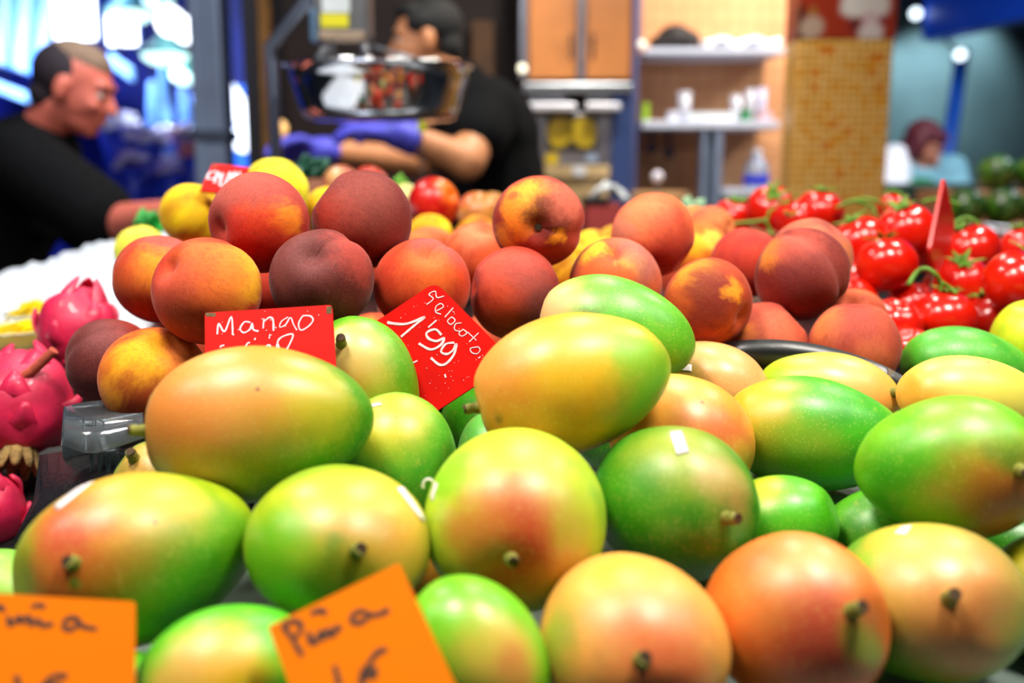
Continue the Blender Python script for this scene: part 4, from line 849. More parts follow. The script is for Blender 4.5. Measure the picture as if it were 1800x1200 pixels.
def head_parts(c, M, s=1.0):
    """c = head centre; height about .23 m; face looks along local +x"""
    L = lambda x, y, z: V(c) + M @ (V((x, y, z)) * s)
    E_ = lambda x, y, z, rx, ry, rz: ball(L(x, y, z), rx * s, ry * s, rz * s, 16, 12, M)
    return [E_(-.012, 0, .035, .095, .075, .082), E_(.03, 0, -.01, .066, .064, .085), E_(.036, 0, -.07, .05, .048, .04), E_(.062, 0, -.088, .026, .03, .022),
            E_(.078, 0, .034, .018, .055, .012), capsule(L(.085, 0, .018), L(.112, 0, -.022), .009 * s, .013 * s), E_(.096, .014, -.026, .011, .009, .008), E_(.096, -.014, -.026, .011, .009, .008),
            E_(.086, 0, -.052, .016, .026, .007), E_(.082, 0, -.063, .016, .022, .007), E_(.066, .042, -.02, .024, .018, .02), E_(.066, -.042, -.02, .024, .018, .02),
            E_(-.005, .080, -.006, .02, .012, .034), E_(-.005, -.080, -.006, .02, .012, .034), E_(0, .078, -.03, .011, .009, .014), E_(0, -.078, -.03, .011, .009, .014)]
def eyes(c, M, parent, s=1.0):
    for sy in (1, -1):
        p = V(c) + M @ (V((.078, .033 * sy, .008)) * s)
        e = mesh('eye', ball(p, .012 * s, .013 * s, .0075 * s, 12, 8, M), pbr('eye_white', (200, 186, 176), .3), parent, smooth=True)
        mesh('iris', ball(p + M @ V((.009 * s, 0, 0)), .004 * s, .006 * s, .006 * s, 10, 6, M), pbr('eye_dark', (30, 18, 12), .2), e, smooth=True)
        mesh('eyebrow', cat_vf(capsule(V(c) + M @ (V((.09, .016 * sy, .03)) * s), V(c) + M @ (V((.082, .05 * sy, .032)) * s), .0055 * s, .004 * s)), pbr('brow_hair', (26, 18, 16), .8), parent, smooth=True)
def hand_parts(wrist, fwd, palm, side, s=1.0, g=0.0, curl=.5):
    """palm and five bent fingers; fwd along the hand, palm = direction the palm faces, side = thumb side"""
    f, p, sd = V(fwd).normalized(), V(palm).normalized(), V(side).normalized(); W = V(wrist); out = []
    for k in range(4):
        o = (k - 1.5) * .0195 * s; out.append(capsule(W + f * .01 * s - sd * o * .7, W + f * .085 * s - sd * o, .0165 * s + g, .0125 * s + g, 10))
    for k, L in enumerate((.066, .075, .070, .054)):
        o = (k - 1.5) * .0205 * s; b = W + f * .088 * s - sd * o; c = curl * (1 + .12 * k); q = b; a = 0
        for j, l in enumerate((.45, .32, .25)):
            a += c * (.75, 1.0, .8)[j]; d = f * math.cos(a) + p * math.sin(a); n = q + d * (L * l * s)
            out.append(capsule(q, n, (.0095 - .0007 * j) * s + g, (.0088 - .0008 * j) * s + g, 8)); q = n
    t0 = W + f * .025 * s + sd * .026 * s; t1 = t0 + (f * .6 + sd * .75 + p * .25).normalized() * .04 * s; t2 = t1 + (f * .85 + sd * .2 + p * .45).normalized() * .032 * s; t3 = t2 + (f * .8 - sd * .1 + p * .6).normalized() * .026 * s
    out += [capsule(t0, t1, .0145 * s + g, .0115 * s + g, 8), capsule(t1, t2, .0115 * s + g, .0098 * s + g, 8), capsule(t2, t3, .0098 * s + g, .0082 * s + g, 8)]
    return out
def skin_mat(nm, c):
    return pbr(nm, c, .5, var=.08, scale=30, spec=.4)
SHIRT = pbr('black_cotton', (6, 7, 9), .9, var=.3, scale=60, bump=.2, spec=.15); TROUS = pbr('dark_denim', (22, 26, 40), .85, var=.2, scale=90)
SHOE = pbr('black_shoe', (16, 14, 14), .5)
def legs(hip_c, half, floor_z, dy=.0):
    sk, tr_, sh = [], [], []
    for s in (-1, 1):
        h = hip_c + half * s; kn = V((h.x, h.y + .02, (h.z + floor_z) / 2 + .02)); an = V((h.x, h.y + .04, floor_z + .09))
        sk += chain([h, kn, an], [.075, .052, .036]); tr_ += chain([h, kn, an], [.098, .074, .058])
        sh.append(cat_vf(*[capsule(an + V((0, .03, -.05)), an + V((0, -.16, -.055)), .04, .033)]))
        sk += [capsule(an, an + V((0, -.14, -.055)), .03, .025)]
    return sk, tr_, sh
def person(nm, body, mat, label, clothes, floorp, voxel=.008):
    vf = fuse(body, voxel); o = mesh(nm, vf, mat, org=floorp, smooth=True, label=label, cat='person')
    for (cn, parts, cm, vx, sm) in clothes: mesh(cn, fuse(parts, vx, sm), cm, o, smooth=True)
    return o
# ---- man leaning over the display beside the ice (black shirt, looks down to his left)
Y0 = 2.62
hc = at(132, 156, Y0); HM = frame_of((.93, .02, -.36), (.36, 0, .93))
neck0 = at(104, 190, Y0); neck1 = at(62, 248, Y0 + .03)
shN, shF = at(48, 290, Y0 - .17), at(66, 288, Y0 + .22)
elN, wrN = at(196, 392, Y0 - .26), at(296, 374, Y0 - .36)
elF, wrF = at(170, 420, Y0 + .22), at(300, 410, Y0 + .0)
ch, wa, hp = at(12, 330, Y0 + .03), at(-55, 450, Y0 + .04), V((at(-110, 560, Y0).x, Y0 + .04, .95))
body = head_parts(hc, HM, .98) + chain([neck0, neck1], [.060, .062]) + chain([neck1, ch, wa, hp], [.06, .145, .14, .145]) + chain([shN, elN, wrN], [.066, .052, .031]) + chain([shF, elF, wrF], [.066, .05, .03]) + [capsule(shN, shF, .075, .075)]
body += hand_parts(wrN, (1, -.12, -.1), (0, -.2, -1), (0, 1, -.1), 1.0, 0, .35) + hand_parts(wrF, (1, -.2, -.1), (0, .2, -1), (0, -1, 0), 1.0, 0, .35)
sk, tp, sh = legs(V(hp), V((.0, .11, 0)), 0.0); body += sk
slN = shN.lerp(elN, .86); slF = shF.lerp(elF, .8)
shirt = [capsule(neck1 + V((.0, 0, .0)), neck1 + V((-.06, .02, -.06)), .082, .11)] + chain([neck1 + V((0, 0, -.035)), ch, wa, hp + V((0, 0, -.02))], [.115, .185, .18, .175]) + chain([shN, slN], [.105, .088]) + chain([shF, slF], [.10, .085]) + [capsule(shN, shF, .10, .10)]
o = person('person', body, skin_mat('skin_ruddy', (206, 108, 90)), 'man in a black T-shirt leaning over the display beside the ice', [('t_shirt', shirt, SHIRT, .012, 6), ('trousers', tp + [capsule(hp, hp + V((0, 0, -.08)), .165, .15)], TROUS, .014, 6)], V((hp.x, hp.y, 0)))
for s_ in sh: mesh('shoe', s_, SHOE, o, smooth=True)
eyes(hc, HM, o, .98)
L = lambda x, y, z, q=.98: hc + HM @ (V((x, y, z)) * q)
hair = [ball(L(-.030, 0, .030), .088, .0805, .080, 20, 14, HM), ball(L(-.055, 0, -.035), .052, .062, .05, 16, 12, HM)]
mesh('hair', fuse(hair, .007, 3), pbr('dark_hair', (36, 26, 34), .8, var=.4, scale=120, bump=.5), o, smooth=True)
mesh('thin_hair', fuse([ball(L(-.008, 0, .074), .082, .064, .050, 16, 10, HM)], .006, 2), pbr('grey_thin_hair', (132, 108, 88), .8, var=.3, scale=160, bump=.5), o, smooth=True)
# ---- vendor with blue gloves behind the scale
Y1 = 3.1; FZ = .14
hc = at(748, 74, Y1); HM = frame_of((-.97, -.12, -.12), (-.1, 0, 1))
neck0, neck1 = at(778, 118, Y1), at(808, 158, Y1 + .02)
shN, shF = at(858, 196, Y1 - .17), at(800, 200, Y1 + .21)
elN, wrN = at(818, 283, Y1 - .36), at(694, 234, Y1 - .42)
elF, wrF = at(735, 285, Y1 + .02), at(566, 264, Y1 - .18)
ch, wa, hp = at(850, 240, Y1 + .02), at(880, 380, Y1 + .03), V((at(885, 460, Y1).x, Y1 + .03, 1.06))
body = head_parts(hc, HM, 1.0) + chain([neck0, neck1], [.056, .058]) + chain([neck1, ch, wa, hp], [.06, .14, .13, .135]) + chain([shN, elN, wrN], [.066, .056, .036]) + chain([shF, elF, wrF], [.064, .054, .034]) + [capsule(shN, shF, .075, .075)]
gl = []
hN = hand_parts(wrN, (-1, -.05, .12), (0, .3, -1), (0, 1, .2), 1.05, 0, .3); hF = hand_parts(wrF, (-1, -.1, .05), (0, -.6, -.8), (0, -.8, .6), 1.08, 0, .55); body += hN + hF
sk, tp, sh = legs(V(hp), V((.0, .11, 0)), FZ); body += sk
slN = shN.lerp(elN, .5); slF = shF.lerp(elF, .6)
shirt = [capsule(neck1 + V((.01, 0, .015)), neck1 + V((.04, 0, -.05)), .078, .11)] + chain([neck1 + V((0, 0, -.045)), ch, wa, hp + V((0, 0, -.02))], [.105, .18, .17, .165]) + chain([shN, slN], [.105, .092]) + chain([shF, slF], [.10, .09]) + [capsule(shN, shF, .10, .10)]
o = person('person', body, skin_mat('skin_tan', (206, 138, 92)), 'vendor in a black T-shirt and blue gloves working behind the hanging scale', [('t_shirt', shirt, SHIRT, .012, 6), ('trousers', tp + [capsule(hp, hp + V((0, 0, -.08)), .155, .14)], TROUS, .014, 6)], V((hp.x, hp.y, FZ)))
for s_ in sh: mesh('shoe', s_, SHOE, o, smooth=True)
eyes(hc, HM, o)
GLV = pbr('blue_glove', (84, 84, 214), .5, var=.12, scale=40, bump=.2)
gN = hand_parts(wrN, (-1, -.05, .12), (0, .3, -1), (0, 1, .2), 1.05, .0035, .3) + [capsule(wrN.lerp(elN, .2), wrN, .047, .042), capsule(wrN, wrN + V((-.04, 0, .005)), .042, .03)]
gF = hand_parts(wrF, (-1, -.1, .05), (0, -.6, -.8), (0, -.8, .6), 1.08, .0035, .55) + [capsule(wrF.lerp(elF, .06), wrF, .043, .040), capsule(wrF, wrF + V((-.04, 0, .003)), .042, .032)]
for g_ in (gN, gF): mesh('glove', fuse(g_, .005, 3), GLV, o, smooth=True)
L = lambda x, y, z: hc + HM @ V((x, y, z))
hair = [ball(L(-.03, 0, .046), .094, .081, .082, 16, 12, HM), ball(L(-.062, 0, -.02), .05, .066, .058, 16, 12, HM), ball(L(.0, .058, .05), .055, .026, .038, 14, 10, HM), ball(L(.0, -.058, .05), .055, .026, .038, 14, 10, HM), ball(L(.03, 0, .09), .05, .06, .03, 14, 10, HM)]
mesh('hair', fuse(hair, .007, 3), pbr('black_hair', (5, 5, 5), .75, var=.3, scale=120, bump=.5), o, smooth=True)
# ---- person with dark red hair bending at the far stall
Y2 = 5.2
hc = at(1625, 256, Y2); HM = frame_of((.45, -.75, -.5), (.2, -.25, .9))
nk = at(1618, 290, Y2 + .05); shL, shR = at(1572, 288, Y2 + .05), at(1672, 302, Y2 + .1); ch = at(1610, 350, Y2 + .1); hp = V((at(1600, 400, Y2).x, Y2 + .2, .95))
eA, wA = at(1560, 370, Y2 - .1), at(1600, 400, Y2 - .3); eB, wB = at(1690, 370, Y2), at(1660, 400, Y2 - .25)
body = head_parts(hc, HM, .95) + [capsule(hc + V((0, .03, -.05)), nk, .055, .06)] + chain([nk, ch, hp], [.09, .15, .14]) + chain([shL, eA, wA], [.06, .045, .03]) + chain([shR, eB, wB], [.06, .045, .03]) + [capsule(shL, shR, .065, .065)]
body += hand_parts(wA, (.4, -1, -.2), (0, 0, -1), (1, 0, 0), .95) + hand_parts(wB, (-.4, -1, -.2), (0, 0, -1), (-1, 0, 0), .95)
sk, tp, sh = legs(V(hp), V((.11, 0, 0)), 0.0); body += sk
sleeveL = chain([shL, eA], [.105, .09]); shirt = chain([nk + V((0, 0, -.05)), ch, hp], [.10, .18, .17]) + chain([shR, eB], [.095, .08]) + [capsule(shL, shR, .09, .09)]
o = person('person', body, skin_mat('skin_rosy', (190, 120, 96)), 'person with dark red hair bending over the stall past the tiled column', [('t_shirt', shirt, pbr('pale_teal_cloth', (120, 170, 190), .85, var=.1), .014, 5), ('white_sleeve', sleeveL, pbr('white_cloth', (228, 230, 244), .85, var=.05), .012, 5), ('apron', chain([ch + V((-.03, -.12, -.0)), hp + V((-.03, -.12, 0))], [.12, .14]), pbr('green_apron', (10, 110, 60), .8, var=.2), .014, 4), ('trousers', tp, TROUS, .014, 5)], V((hp.x, hp.y, 0)), .009)
for s_ in sh: mesh('shoe', s_, SHOE, o, smooth=True)
eyes(hc, HM, o, .95)
L = lambda x, y, z: hc + HM @ V((x, y, z))
mesh('hair', fuse([ball(L(-.03, 0, .03), .1, .092, .096, 16, 12, HM), ball(L(-.05, 0, -.04), .07, .085, .06, 16, 12, HM), ball(L(.01, .07, -.01), .05, .03, .07, 14, 10, HM), ball(L(.01, -.07, -.01), .05, .03, .07, 14, 10, HM), ball(L(.04, 0, .075), .05, .07, .03, 14, 10, HM)], .008, 3), pbr('dark_red_hair', (84, 16, 34), .6, var=.4, scale=90, bump=.4), o, smooth=True)
# ================================================================== the market behind
mesh('wooden_post', box((at(464, 0, 4.0).x, 3.88, .14), (at(480, 0, 4.0).x, 3.95, 2.0), .004), pbr('ochre_wood', (120, 80, 20), .6, var=.3), label='narrow ochre wooden post at the edge of the dark stall', cat='post')
mesh('ochre_board', box((at(828, 0, 4.2).x, 4.2, .14), (at(868, 0, 4.2).x, 4.28, 1.95), .004), pbr('ochre_panel', (96, 58, 14), .6, var=.4, scale=8), label='ochre wooden panel behind the vendor', cat='board')
# steel column
pc = empty('steel_column', at(366, 1000, 4.0) * V((1, 1, 0)) if False else V((at(368, 300, 4.0).x, 4.06, 0)), 'grey blue steel column between the flower stall and the dark stall', 'column')
x0, x1 = at(342, 200, 4.0).x, at(396, 200, 4.0).x
mesh('shaft', box((x0, 4.0, 0), (x1, 4.13, 4.2), .018, 4), pbr('painted_steel', (140, 156, 184), .4, .3, var=.15, scale=4), pc)
mesh('base_plate', box((x0 - .05, 3.95, 0), (x1 + .05, 4.18, .02), .003), STEEL, pc)
mesh('edge_trim', box((x0 - .004, 3.99, 0), (x0 + .02, 4.0, 4.2), .002), pbr('painted_steel', (140, 156, 184)), pc)
mesh('collar', box((x0 - .012, 3.985, at(0, 248, 4).z), (x1 + .012, 4.14, at(0, 228, 4).z), .004), pbr('collar_steel', (90, 100, 120), .4, .5), pc)
# ---- hanging scale with polished pan
CHR = pbr('polished_chrome', (226, 226, 226), .05, 1.0, var=.02)
YS = 2.2; pcx = at(668, 160, YS).x; zr, zb = at(668, 119, YS).z, at(668, 212, YS).z; Rp = 155 / FPX * YS; hgt = zr - zb
sc_ = empty('hanging_scale', V((pcx, YS, zb)), 'hanging market scale with a polished steel pan and yellow label', 'scale')
prof = [(.001, 0), (Rp * .74, .0), (Rp * .80, .003), (Rp * .84, .010), (Rp * .87, .022), (Rp * .96, hgt * .72), (Rp * .985, hgt - .006), (Rp * 1.02, hgt - .004), (Rp * 1.03, hgt), (Rp * 1.0, hgt + .003), (Rp * .965, hgt - .004), (Rp * .94, hgt * .72), (Rp * .85, .026), (Rp * .78, .008), (.001, .006)]
mesh('pan', lathe(prof, (pcx, YS, zb), 72), CHR, sc_, smooth=True)
hd = empty('x', (0, 0, 0)); bpy.data.objects.remove(hd)
bd = mesh('scale_body', pbox(548, -60, 645, 66, YS - .03, .09, .01), pbr('scale_case', (90, 92, 96), .4, .4), sc_)
mesh('display', pbox(566, -18, 614, 22, YS - .034, .004, .001), pbr('pale_display', (196, 206, 210), .3), bd)
mesh('label_strip', pbox(564, 24, 612, 48, YS - .034, .004, .001), pbr('yellow_label', (206, 200, 6), .5), bd)
mesh('lower_trim', pbox(560, 54, 640, 68, YS - .04, .06, .003), pbr('tan_trim', (150, 130, 110), .5, .2), bd)
mesh('side_trim', pbox(545, 16, 556, 72, YS - .036, .05, .003), pbr('blue_steel', (90, 120, 150), .3, .6), bd)
top = at(598, 66, YS)
for (x, y) in ((545, 116), (652, 112)): mesh('hanger_rod', tube([at({545: 590, 652: 632}[x], 62, YS), at(x, y, YS if x == 652 else YS - .02)], .008 if x == 652 else .007, 8), STEEL, sc_, smooth=True)
for a in (-2.3, -.6): mesh('hanger_rod', tube([top + V((.03 * math.cos(a), .03, 0)), V((pcx + Rp * .97 * math.cos(a), YS - Rp * .97 * math.sin(a) , zr))], .004, 8), STEEL, sc_, smooth=True)
mesh('suspension', tube([at(598, -55, YS) + V((0, .01, 0)), at(598, -420, YS) + V((0, .01, 0))], .01, 8), STEEL, sc_, smooth=True)
# bent steel arm beside the scale
ar = [at(548, -8, 2.35), at(474, 84, 2.35), at(478, 110, 2.35), at(484, 250, 2.35), V((at(486, 300, 2.35).x, 2.35, .145))]
mesh('steel_stand', tube([ar[0] + (ar[0] - ar[1]) * .6] + ar, .0145, 12), pbr('stand_steel', (116, 126, 146), .3, .9, var=.1), smooth=True, label='bent steel pole rising beside the hanging scale', cat='pole')
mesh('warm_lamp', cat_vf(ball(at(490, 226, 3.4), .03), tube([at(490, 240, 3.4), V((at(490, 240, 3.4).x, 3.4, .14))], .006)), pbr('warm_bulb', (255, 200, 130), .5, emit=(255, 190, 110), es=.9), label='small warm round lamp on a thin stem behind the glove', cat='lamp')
mesh('price_tag', pbox(734, 210, 748, 232, 2.6, .004, .001), pbr('lime_tag', (206, 214, 20), .5), label='small lime yellow tag below the scale pan', cat='tag')
mesh('tag_stem', tube([at(741, 230, 2.602), V((at(741, 230, 2.6).x, 2.602, .14))], .003, 6), STEEL, label='thin stem holding the lime yellow tag', cat='stem')
# ---- wall cabinets
cw = empty('wall_cabinet', V((at(1020, 140, 4.0).x, 4.1, at(0, 142, 4.0).z)), 'orange wooden wall cabinet with two doors in a steel frame', 'cabinet')
WOOD = pbr('orange_wood', (206, 130, 66), .4, var=.14, scale=5); z0, z1 = at(0, 140, 4.0).z, at(0, -120, 4.0).z
mesh('carcass', box((at(916, 0, 4).x, 4.02, z0), (at(1122, 0, 4).x, 4.3, z1), .004), pbr('cabinet_side', (120, 70, 36), .5), cw)
for a, b, h in ((930, 1014, 1004), (1032, 1110, 1042)):
    d = mesh('door', box((at(a, 0, 4).x, 4.0, z0 + .004), (at(b, 0, 4).x, 4.022, z1 - .01), .003), WOOD, cw)
    mesh('handle', tube([at(h, 60, 3.985), at(h, 100, 3.985)], .006, 8), STEEL, d)
FRM = pbr('frame_steel', (130, 124, 132), .35, .7, var=.1)
for a, b in ((913, 928), (1015, 1030), (1111, 1124)): mesh('frame_bar', box((at(a, 0, 4).x, 3.985, z0), (at(b, 0, 4).x, 4.03, z1), .003), FRM, cw)
# ---- steel machine below
ym = 3.72; M0 = empty('juice_machine', V((at(1015, 300, ym).x, ym + .15, .14)), 'stainless steel machine with a black and yellow emblem plate', 'machine')
mesh('housing', box((at(922, 0, ym).x, ym, .14), (at(1092, 0, ym).x, ym + .4, at(0, 196, ym).z), .008), pbr('machine_steel', (140, 140, 150), .3, .85, var=.1), M0)
mesh('side_panel', box((at(1078, 0, ym).x, ym - .02, .14), (at(1114, 0, ym).x, ym + .4, at(0, 150, ym).z), .006), pbr('blue_tint_side', (70, 92, 150), .3, .6, var=.3, scale=3), M0)  # side panel tinted blue
mesh('canopy', box((at(918, 0, ym).x, ym - .06, at(0, 166, ym).z), (at(1112, 0, ym).x, ym + .4, at(0, 148, ym).z), .006), pbr('canopy_steel', (130, 134, 140), .3, .8), M0)
for a, b in ((928, 1012), (1030, 1090)):
    mesh('ledge', box((at(a, 0, ym).x, ym - .09, at(0, 196, ym).z), (at(b, 0, ym).x, ym + .02, at(0, 184, ym).z), .004), pbr('ledge_white', (206, 208, 218), .3, .3), M0)
    mesh('front_panel', box((at(a + 2, 0, ym).x, ym - .012, at(0, 182, ym).z), (at(b - 14, 0, ym).x, ym, at(0, 168, ym).z), .002), pbr('machine_steel', (140, 140, 150)), M0)
em_ = mesh('emblem_plate', pbox(960, 202, 1050, 264, ym - .014, .012, .003), pbr('emblem_black', (14, 14, 12), .4), M0)
EY = pbr('emblem_yellow', (176, 150, 0), .45, var=.05)
def disc(x, y, rx, ry, Y, th=.006):
    c = at(x, y, Y); n = 28; s = Y / FPX; vs_ = [c + V((math.cos(2 * math.pi * k / n) * rx * s, -th * j, math.sin(2 * math.pi * k / n) * ry * s)) for j in (0, 1) for k in range(n)]
    return vs_, [tuple(range(n, 2 * n))] + [(k, (k + 1) % n, n + (k + 1) % n, n + k) for k in range(n)]
mesh('emblem', cat_vf(disc(985, 231, 23, 24, ym - .014), disc(1025, 231, 23, 24, ym - .014), disc(1005, 224, 16, 12, ym - .014), disc(982, 246, 16, 14, ym - .014), disc(1028, 246, 16, 14, ym - .014)), EY, em_)
mesh('round_sticker', disc(970, 279, 12, 10, ym - .002), pbr('yellow_sticker', (214, 182, 6), .5), M0)
mesh('side_sticker', disc(1040, 278, 11, 9, ym - .002), pbr('grey_sticker', (140, 156, 180), .5), M0)
mesh('glow_ball', ball(at(918, 120, 3.9), .016), pbr('white_glow', (255, 250, 226), .5, emit=(255, 248, 214), es=1.6), label='small white glowing ball at the corner of the wall cabinet', cat='lamp')  # white emissive balls set at two bright round dots
mesh('glow_ball', ball(at(1128, 78, 3.9), .015), pbr('white_glow_dim', (255, 250, 230), .5, emit=(255, 244, 224), es=.8), label='small white glowing ball between the wall cabinet and the shelves', cat='lamp')
for x, Y in ((918, 3.9), (1128, 3.9)): mesh('ball_bracket', tube([at(x, 120 if x == 918 else 78, 3.92), at(x, -60, 3.95)], .004, 6), STEEL, label='thin bracket of a small glowing ball ' + ('by the cabinet corner' if x == 918 else 'beside the shelves'), cat='bracket')
# ---- boxes on the back worktop
yb = 3.36; bz = at(0, 352, yb).z
wt = empty('back_worktop', V((at(1040, 0, yb).x, yb + .2, .14)), 'steel worktop behind the vendor with boxes on it', 'worktop')
mesh('top', box((at(958, 0, yb).x, yb - .08, 1.16), (at(1236, 0, yb).x, yb + .24, 1.2), .004), STEEL, wt)
for x in (964, 1226):
    for dy in (0, .2): mesh('leg', box((at(x, 0, yb).x - .02, yb - .06 + dy, .14), (at(x, 0, yb).x + .02, yb - .02 + dy, 1.16), .003), STEEL, wt)
cbx = mesh('cardboard_box', box((at(938, 0, yb).x, yb, 1.2), (at(1074, 0, yb).x, yb + .24, at(0, 292, yb).z), .004), pbr('cardboard', (182, 152, 106), .8, var=.08, scale=9), label='tan cardboard box in front of the steel machine', cat='box')
mesh('flap', box((at(936, 0, yb).x, yb - .012, at(0, 312, yb).z), (at(1076, 0, yb).x, yb, at(0, 291, yb).z), .002), pbr('cardboard_light', (200, 170, 122), .8), cbx)
mesh('white_mark', disc(1018, 300, 13, 9, yb - .013, .002), pbr('white_print', (216, 216, 220), .6), cbx)
yr = 2.6
rc = empty('red_crate', V((at(1066, 0, yr).x, yr + .1, .14)), 'dull red crate with a white cloth on it behind the peaches', 'crate')
mesh('crate_body', box((at(1036, 0, yr).x, yr, .9), (at(1100, 0, yr).x, yr + .2, at(0, 357, yr).z), .006), pbr('dull_red_plastic', (178, 62, 60), .5), rc)
mesh('crate_legs', cat_vf(*[box((at(x, 0, yr).x, yr + dy, .14), (at(x, 0, yr).x + .02, yr + dy + .02, .9)) for x in (1038, 1086) for dy in (.01, .17)]), BLK, rc)
mesh('black_rim', box((at(1034, 0, yr).x, yr - .006, at(0, 360, yr).z), (at(1076, 0, yr).x, yr + .2, at(0, 348, yr).z), .003), BLK, rc)
cl_ = [[at(x, y, yr - .01 + q * .1) + V((0, 0, .012 * math.sin(x * .2 + q * 4))) for x, y in ((1038, 350), (1052, 334), (1064, 326), (1080, 332), (1096, 344), (1110, 358))] for q in (0, .5, 1, 1.5)]
solid(mesh('cloth', sheet(cl_), pbr('white_cloth_rag', (206, 212, 214), .9, var=.1), label='crumpled white cloth lying over the red crate', cat='cloth', smooth=True), .006)
# ---- alcove shelves
SHW = pbr('white_shelf', (196, 204, 222), .4, var=.06)
def shelf(y0, y1, xa, xb, Yf, label): return mesh('wall_shelf', box((at(xa, 0, Yf).x, Yf, at(0, y1, Yf).z), (at(xb, 0, Yf).x, 4.3, at(0, y0, Yf).z), .004), SHW, label=label, cat='shelf')
shelf(84, 95, 1134, 1384, 4.0, 'upper white wall shelf with a dark bag on it')
shelf(212, 226, 1134, 1380, 3.95, 'lower white wall shelf with cups and glasses')
shelf(332, 344, 1284, 1384, 3.95, 'lowest white shelf carrying the blue labelled bottle')
ps = empty('shelf_post', V((at(1260, 0, 3.93).x, 3.98, .14)), 'grey post holding up the lower wall shelf', 'post')
mesh('dark_web', box((at(1252, 0, 3.95).x, 4.015, .14), (at(1266, 0, 3.95).x, 4.03, at(0, 227, 3.95).z), .003), pbr('grey_blue_metal', (112, 126, 150), .4), ps)
mesh('flange', box((at(1266, 0, 3.95).x, 3.955, .14), (at(1280, 0, 3.95).x, 4.03, at(0, 227, 3.95).z), .003), pbr('grey_blue_metal', (112, 126, 150), .4), ps)
mesh('flange', box((at(1243, 0, 3.95).x, 3.955, .14), (at(1252, 0, 3.95).x, 4.03, at(0, 227, 3.95).z), .003), pbr('grey_blue_metal', (112, 126, 150), .4), ps)
mesh('upright', box((at(1112, 0, 3.95).x, 3.9, .14), (at(1122, 0, 3.95).x, 4.0, 3.2), .003), pbr('blue_grey_upright', (86, 94, 140), .4, .3), label='blue grey upright between the cabinet and the shelves', cat='post')
zs = at(0, 84, 4.0).z; zl = at(0, 212, 3.95).z
bagv = fuse([ball(V((at(1190, 0, 4.1).x, 4.12, zs + .045)), .075, .07, .06), ball(V((at(1212, 0, 4.1).x, 4.1, zs + .035)), .05, .06, .045), ball(V((at(1170, 0, 4.1).x, 4.12, zs + .03)), .06, .06, .035)], .01, 3)
mesh('cloth_bag', bagv, pbr('dark_bag', (26, 18, 18), .7, var=.3), smooth=True, label='dark slumped bag on the upper wall shelf', cat='bag')
solid(mesh('white_towel', sheet([[V((at(x, 0, 4.05).x, 4.03 + q * .06, zs + .014 + .012 * math.sin(x * .11 + q) + .012)) for x in range(1240, 1376, 9)] for q in range(4)]), pbr('white_towel', (226, 226, 236), .9, var=.08, bump=.4), smooth=True, label='white folded towels lying along the upper wall shelf', cat='towel'), .02)
CUPM = pbr('clear_cup', (216, 218, 232), .15, var=.04, trans=.5)
def cup(x, w_, h, label, mat=CUPM, Y=4.03):
    s = Y / FPX; r = w_ / 2 * s; H = h * s; b = V((at(x, 0, Y).x, Y, zl))
    return mesh('cup', lathe([(r * .8, 0), (r, H), (r * .93, H), (r * .74, .004), (.001, .004)], b, 20), mat, label=label, cat='cup', smooth=True)
cup(1208, 24, 50, 'tall clear cup standing alone on the lower wall shelf'); cup(1301, 22, 44, 'clear cup beside a pair of taller glasses'); cup(1326, 18, 54, 'tall glass next to the green carton'); cup(1346, 18, 56, 'tall glass behind the pink carton', pbr('lilac_glass', (200, 196, 226), .2, trans=.4))
for x0, x1, h, c, lb in ((1180, 1200, 16, (206, 210, 230), 'low white carton beside the tall clear cup'), (1216, 1300, 14, (220, 232, 240), 'long white tray lying on the lower wall shelf'), (1314, 1328, 20, (20, 130, 70), 'small green carton on the lower wall shelf'), (1346, 1366, 16, (222, 180, 190), 'small pink carton on the lower wall shelf'), (1134, 1146, 30, (150, 190, 40), 'lime green packet at the end of the lower wall shelf')):
    a, b = at(x0, 0, 3.97), at(x1, 0, 3.97); mesh('carton', box((a.x, 3.97, zl), (b.x, 4.02, zl + h * 3.97 / FPX), .002), pbr('carton_%d' % x0, c, .5), label=lb, cat='carton')
# bottle
zb_ = at(0, 332, 3.95).z; bb = V((at(1342, 0, 4.02).x, 4.02, zb_)); s = 4.02 / FPX
bt = empty('bottle', bb, 'clear plastic bottle with a blue label on the lowest shelf', 'bottle')
mesh('bottle_body', lathe([(.001, 0), (20 * s, .002), (21 * s, 10 * s), (21 * s, 34 * s), (16 * s, 46 * s), (9 * s, 54 * s), (7 * s, 60 * s)], bb, 24), pbr('bottle_plastic', (196, 206, 232), .15, trans=.55), bt, smooth=True)
mesh('label_band', lathe([(21.6 * s, 8 * s), (21.8 * s, 9 * s), (21.8 * s, 22 * s), (21.6 * s, 23 * s)], bb, 24), pbr('blue_label', (20, 40, 206), .4), bt, smooth=True)
mesh('cap', lathe([(8 * s, 59 * s), (8 * s, 67 * s), (.001, 67.5 * s)], bb, 20), pbr('white_cap', (220, 222, 236), .4), bt, smooth=True)
for i, x in enumerate((1145, 1176)):
    hk = empty('ladle', at(x, 300, 4.1), ['short', 'longer'][i] + ' dark ladle hanging under the lower wall shelf', 'ladle')
    mesh('handle', tube([at(x, 228, 4.1), at(x, 258 + i * 8, 4.1)], .007, 8), pbr('dark_blue_steel', (60, 66, 90), .4, .6), hk); mesh('bowl', ball(at(x, 262 + i * 8, 4.1), .022, .018, .02), pbr('dark_blue_steel', (60, 66, 90)), hk, smooth=True)
gbw = V((at(1168, 0, 3.4).x, 3.4, 1.2))
mesh('glass_bowl', lathe([(.03, 0), (.08, .03), (.1, .08), (.097, .08), (.076, .033), (.001, .006)], gbw, 28), pbr('amber_glass', (216, 170, 120), .1, trans=.4), smooth=True, label='amber glass bowl on the steel worktop', cat='bowl')
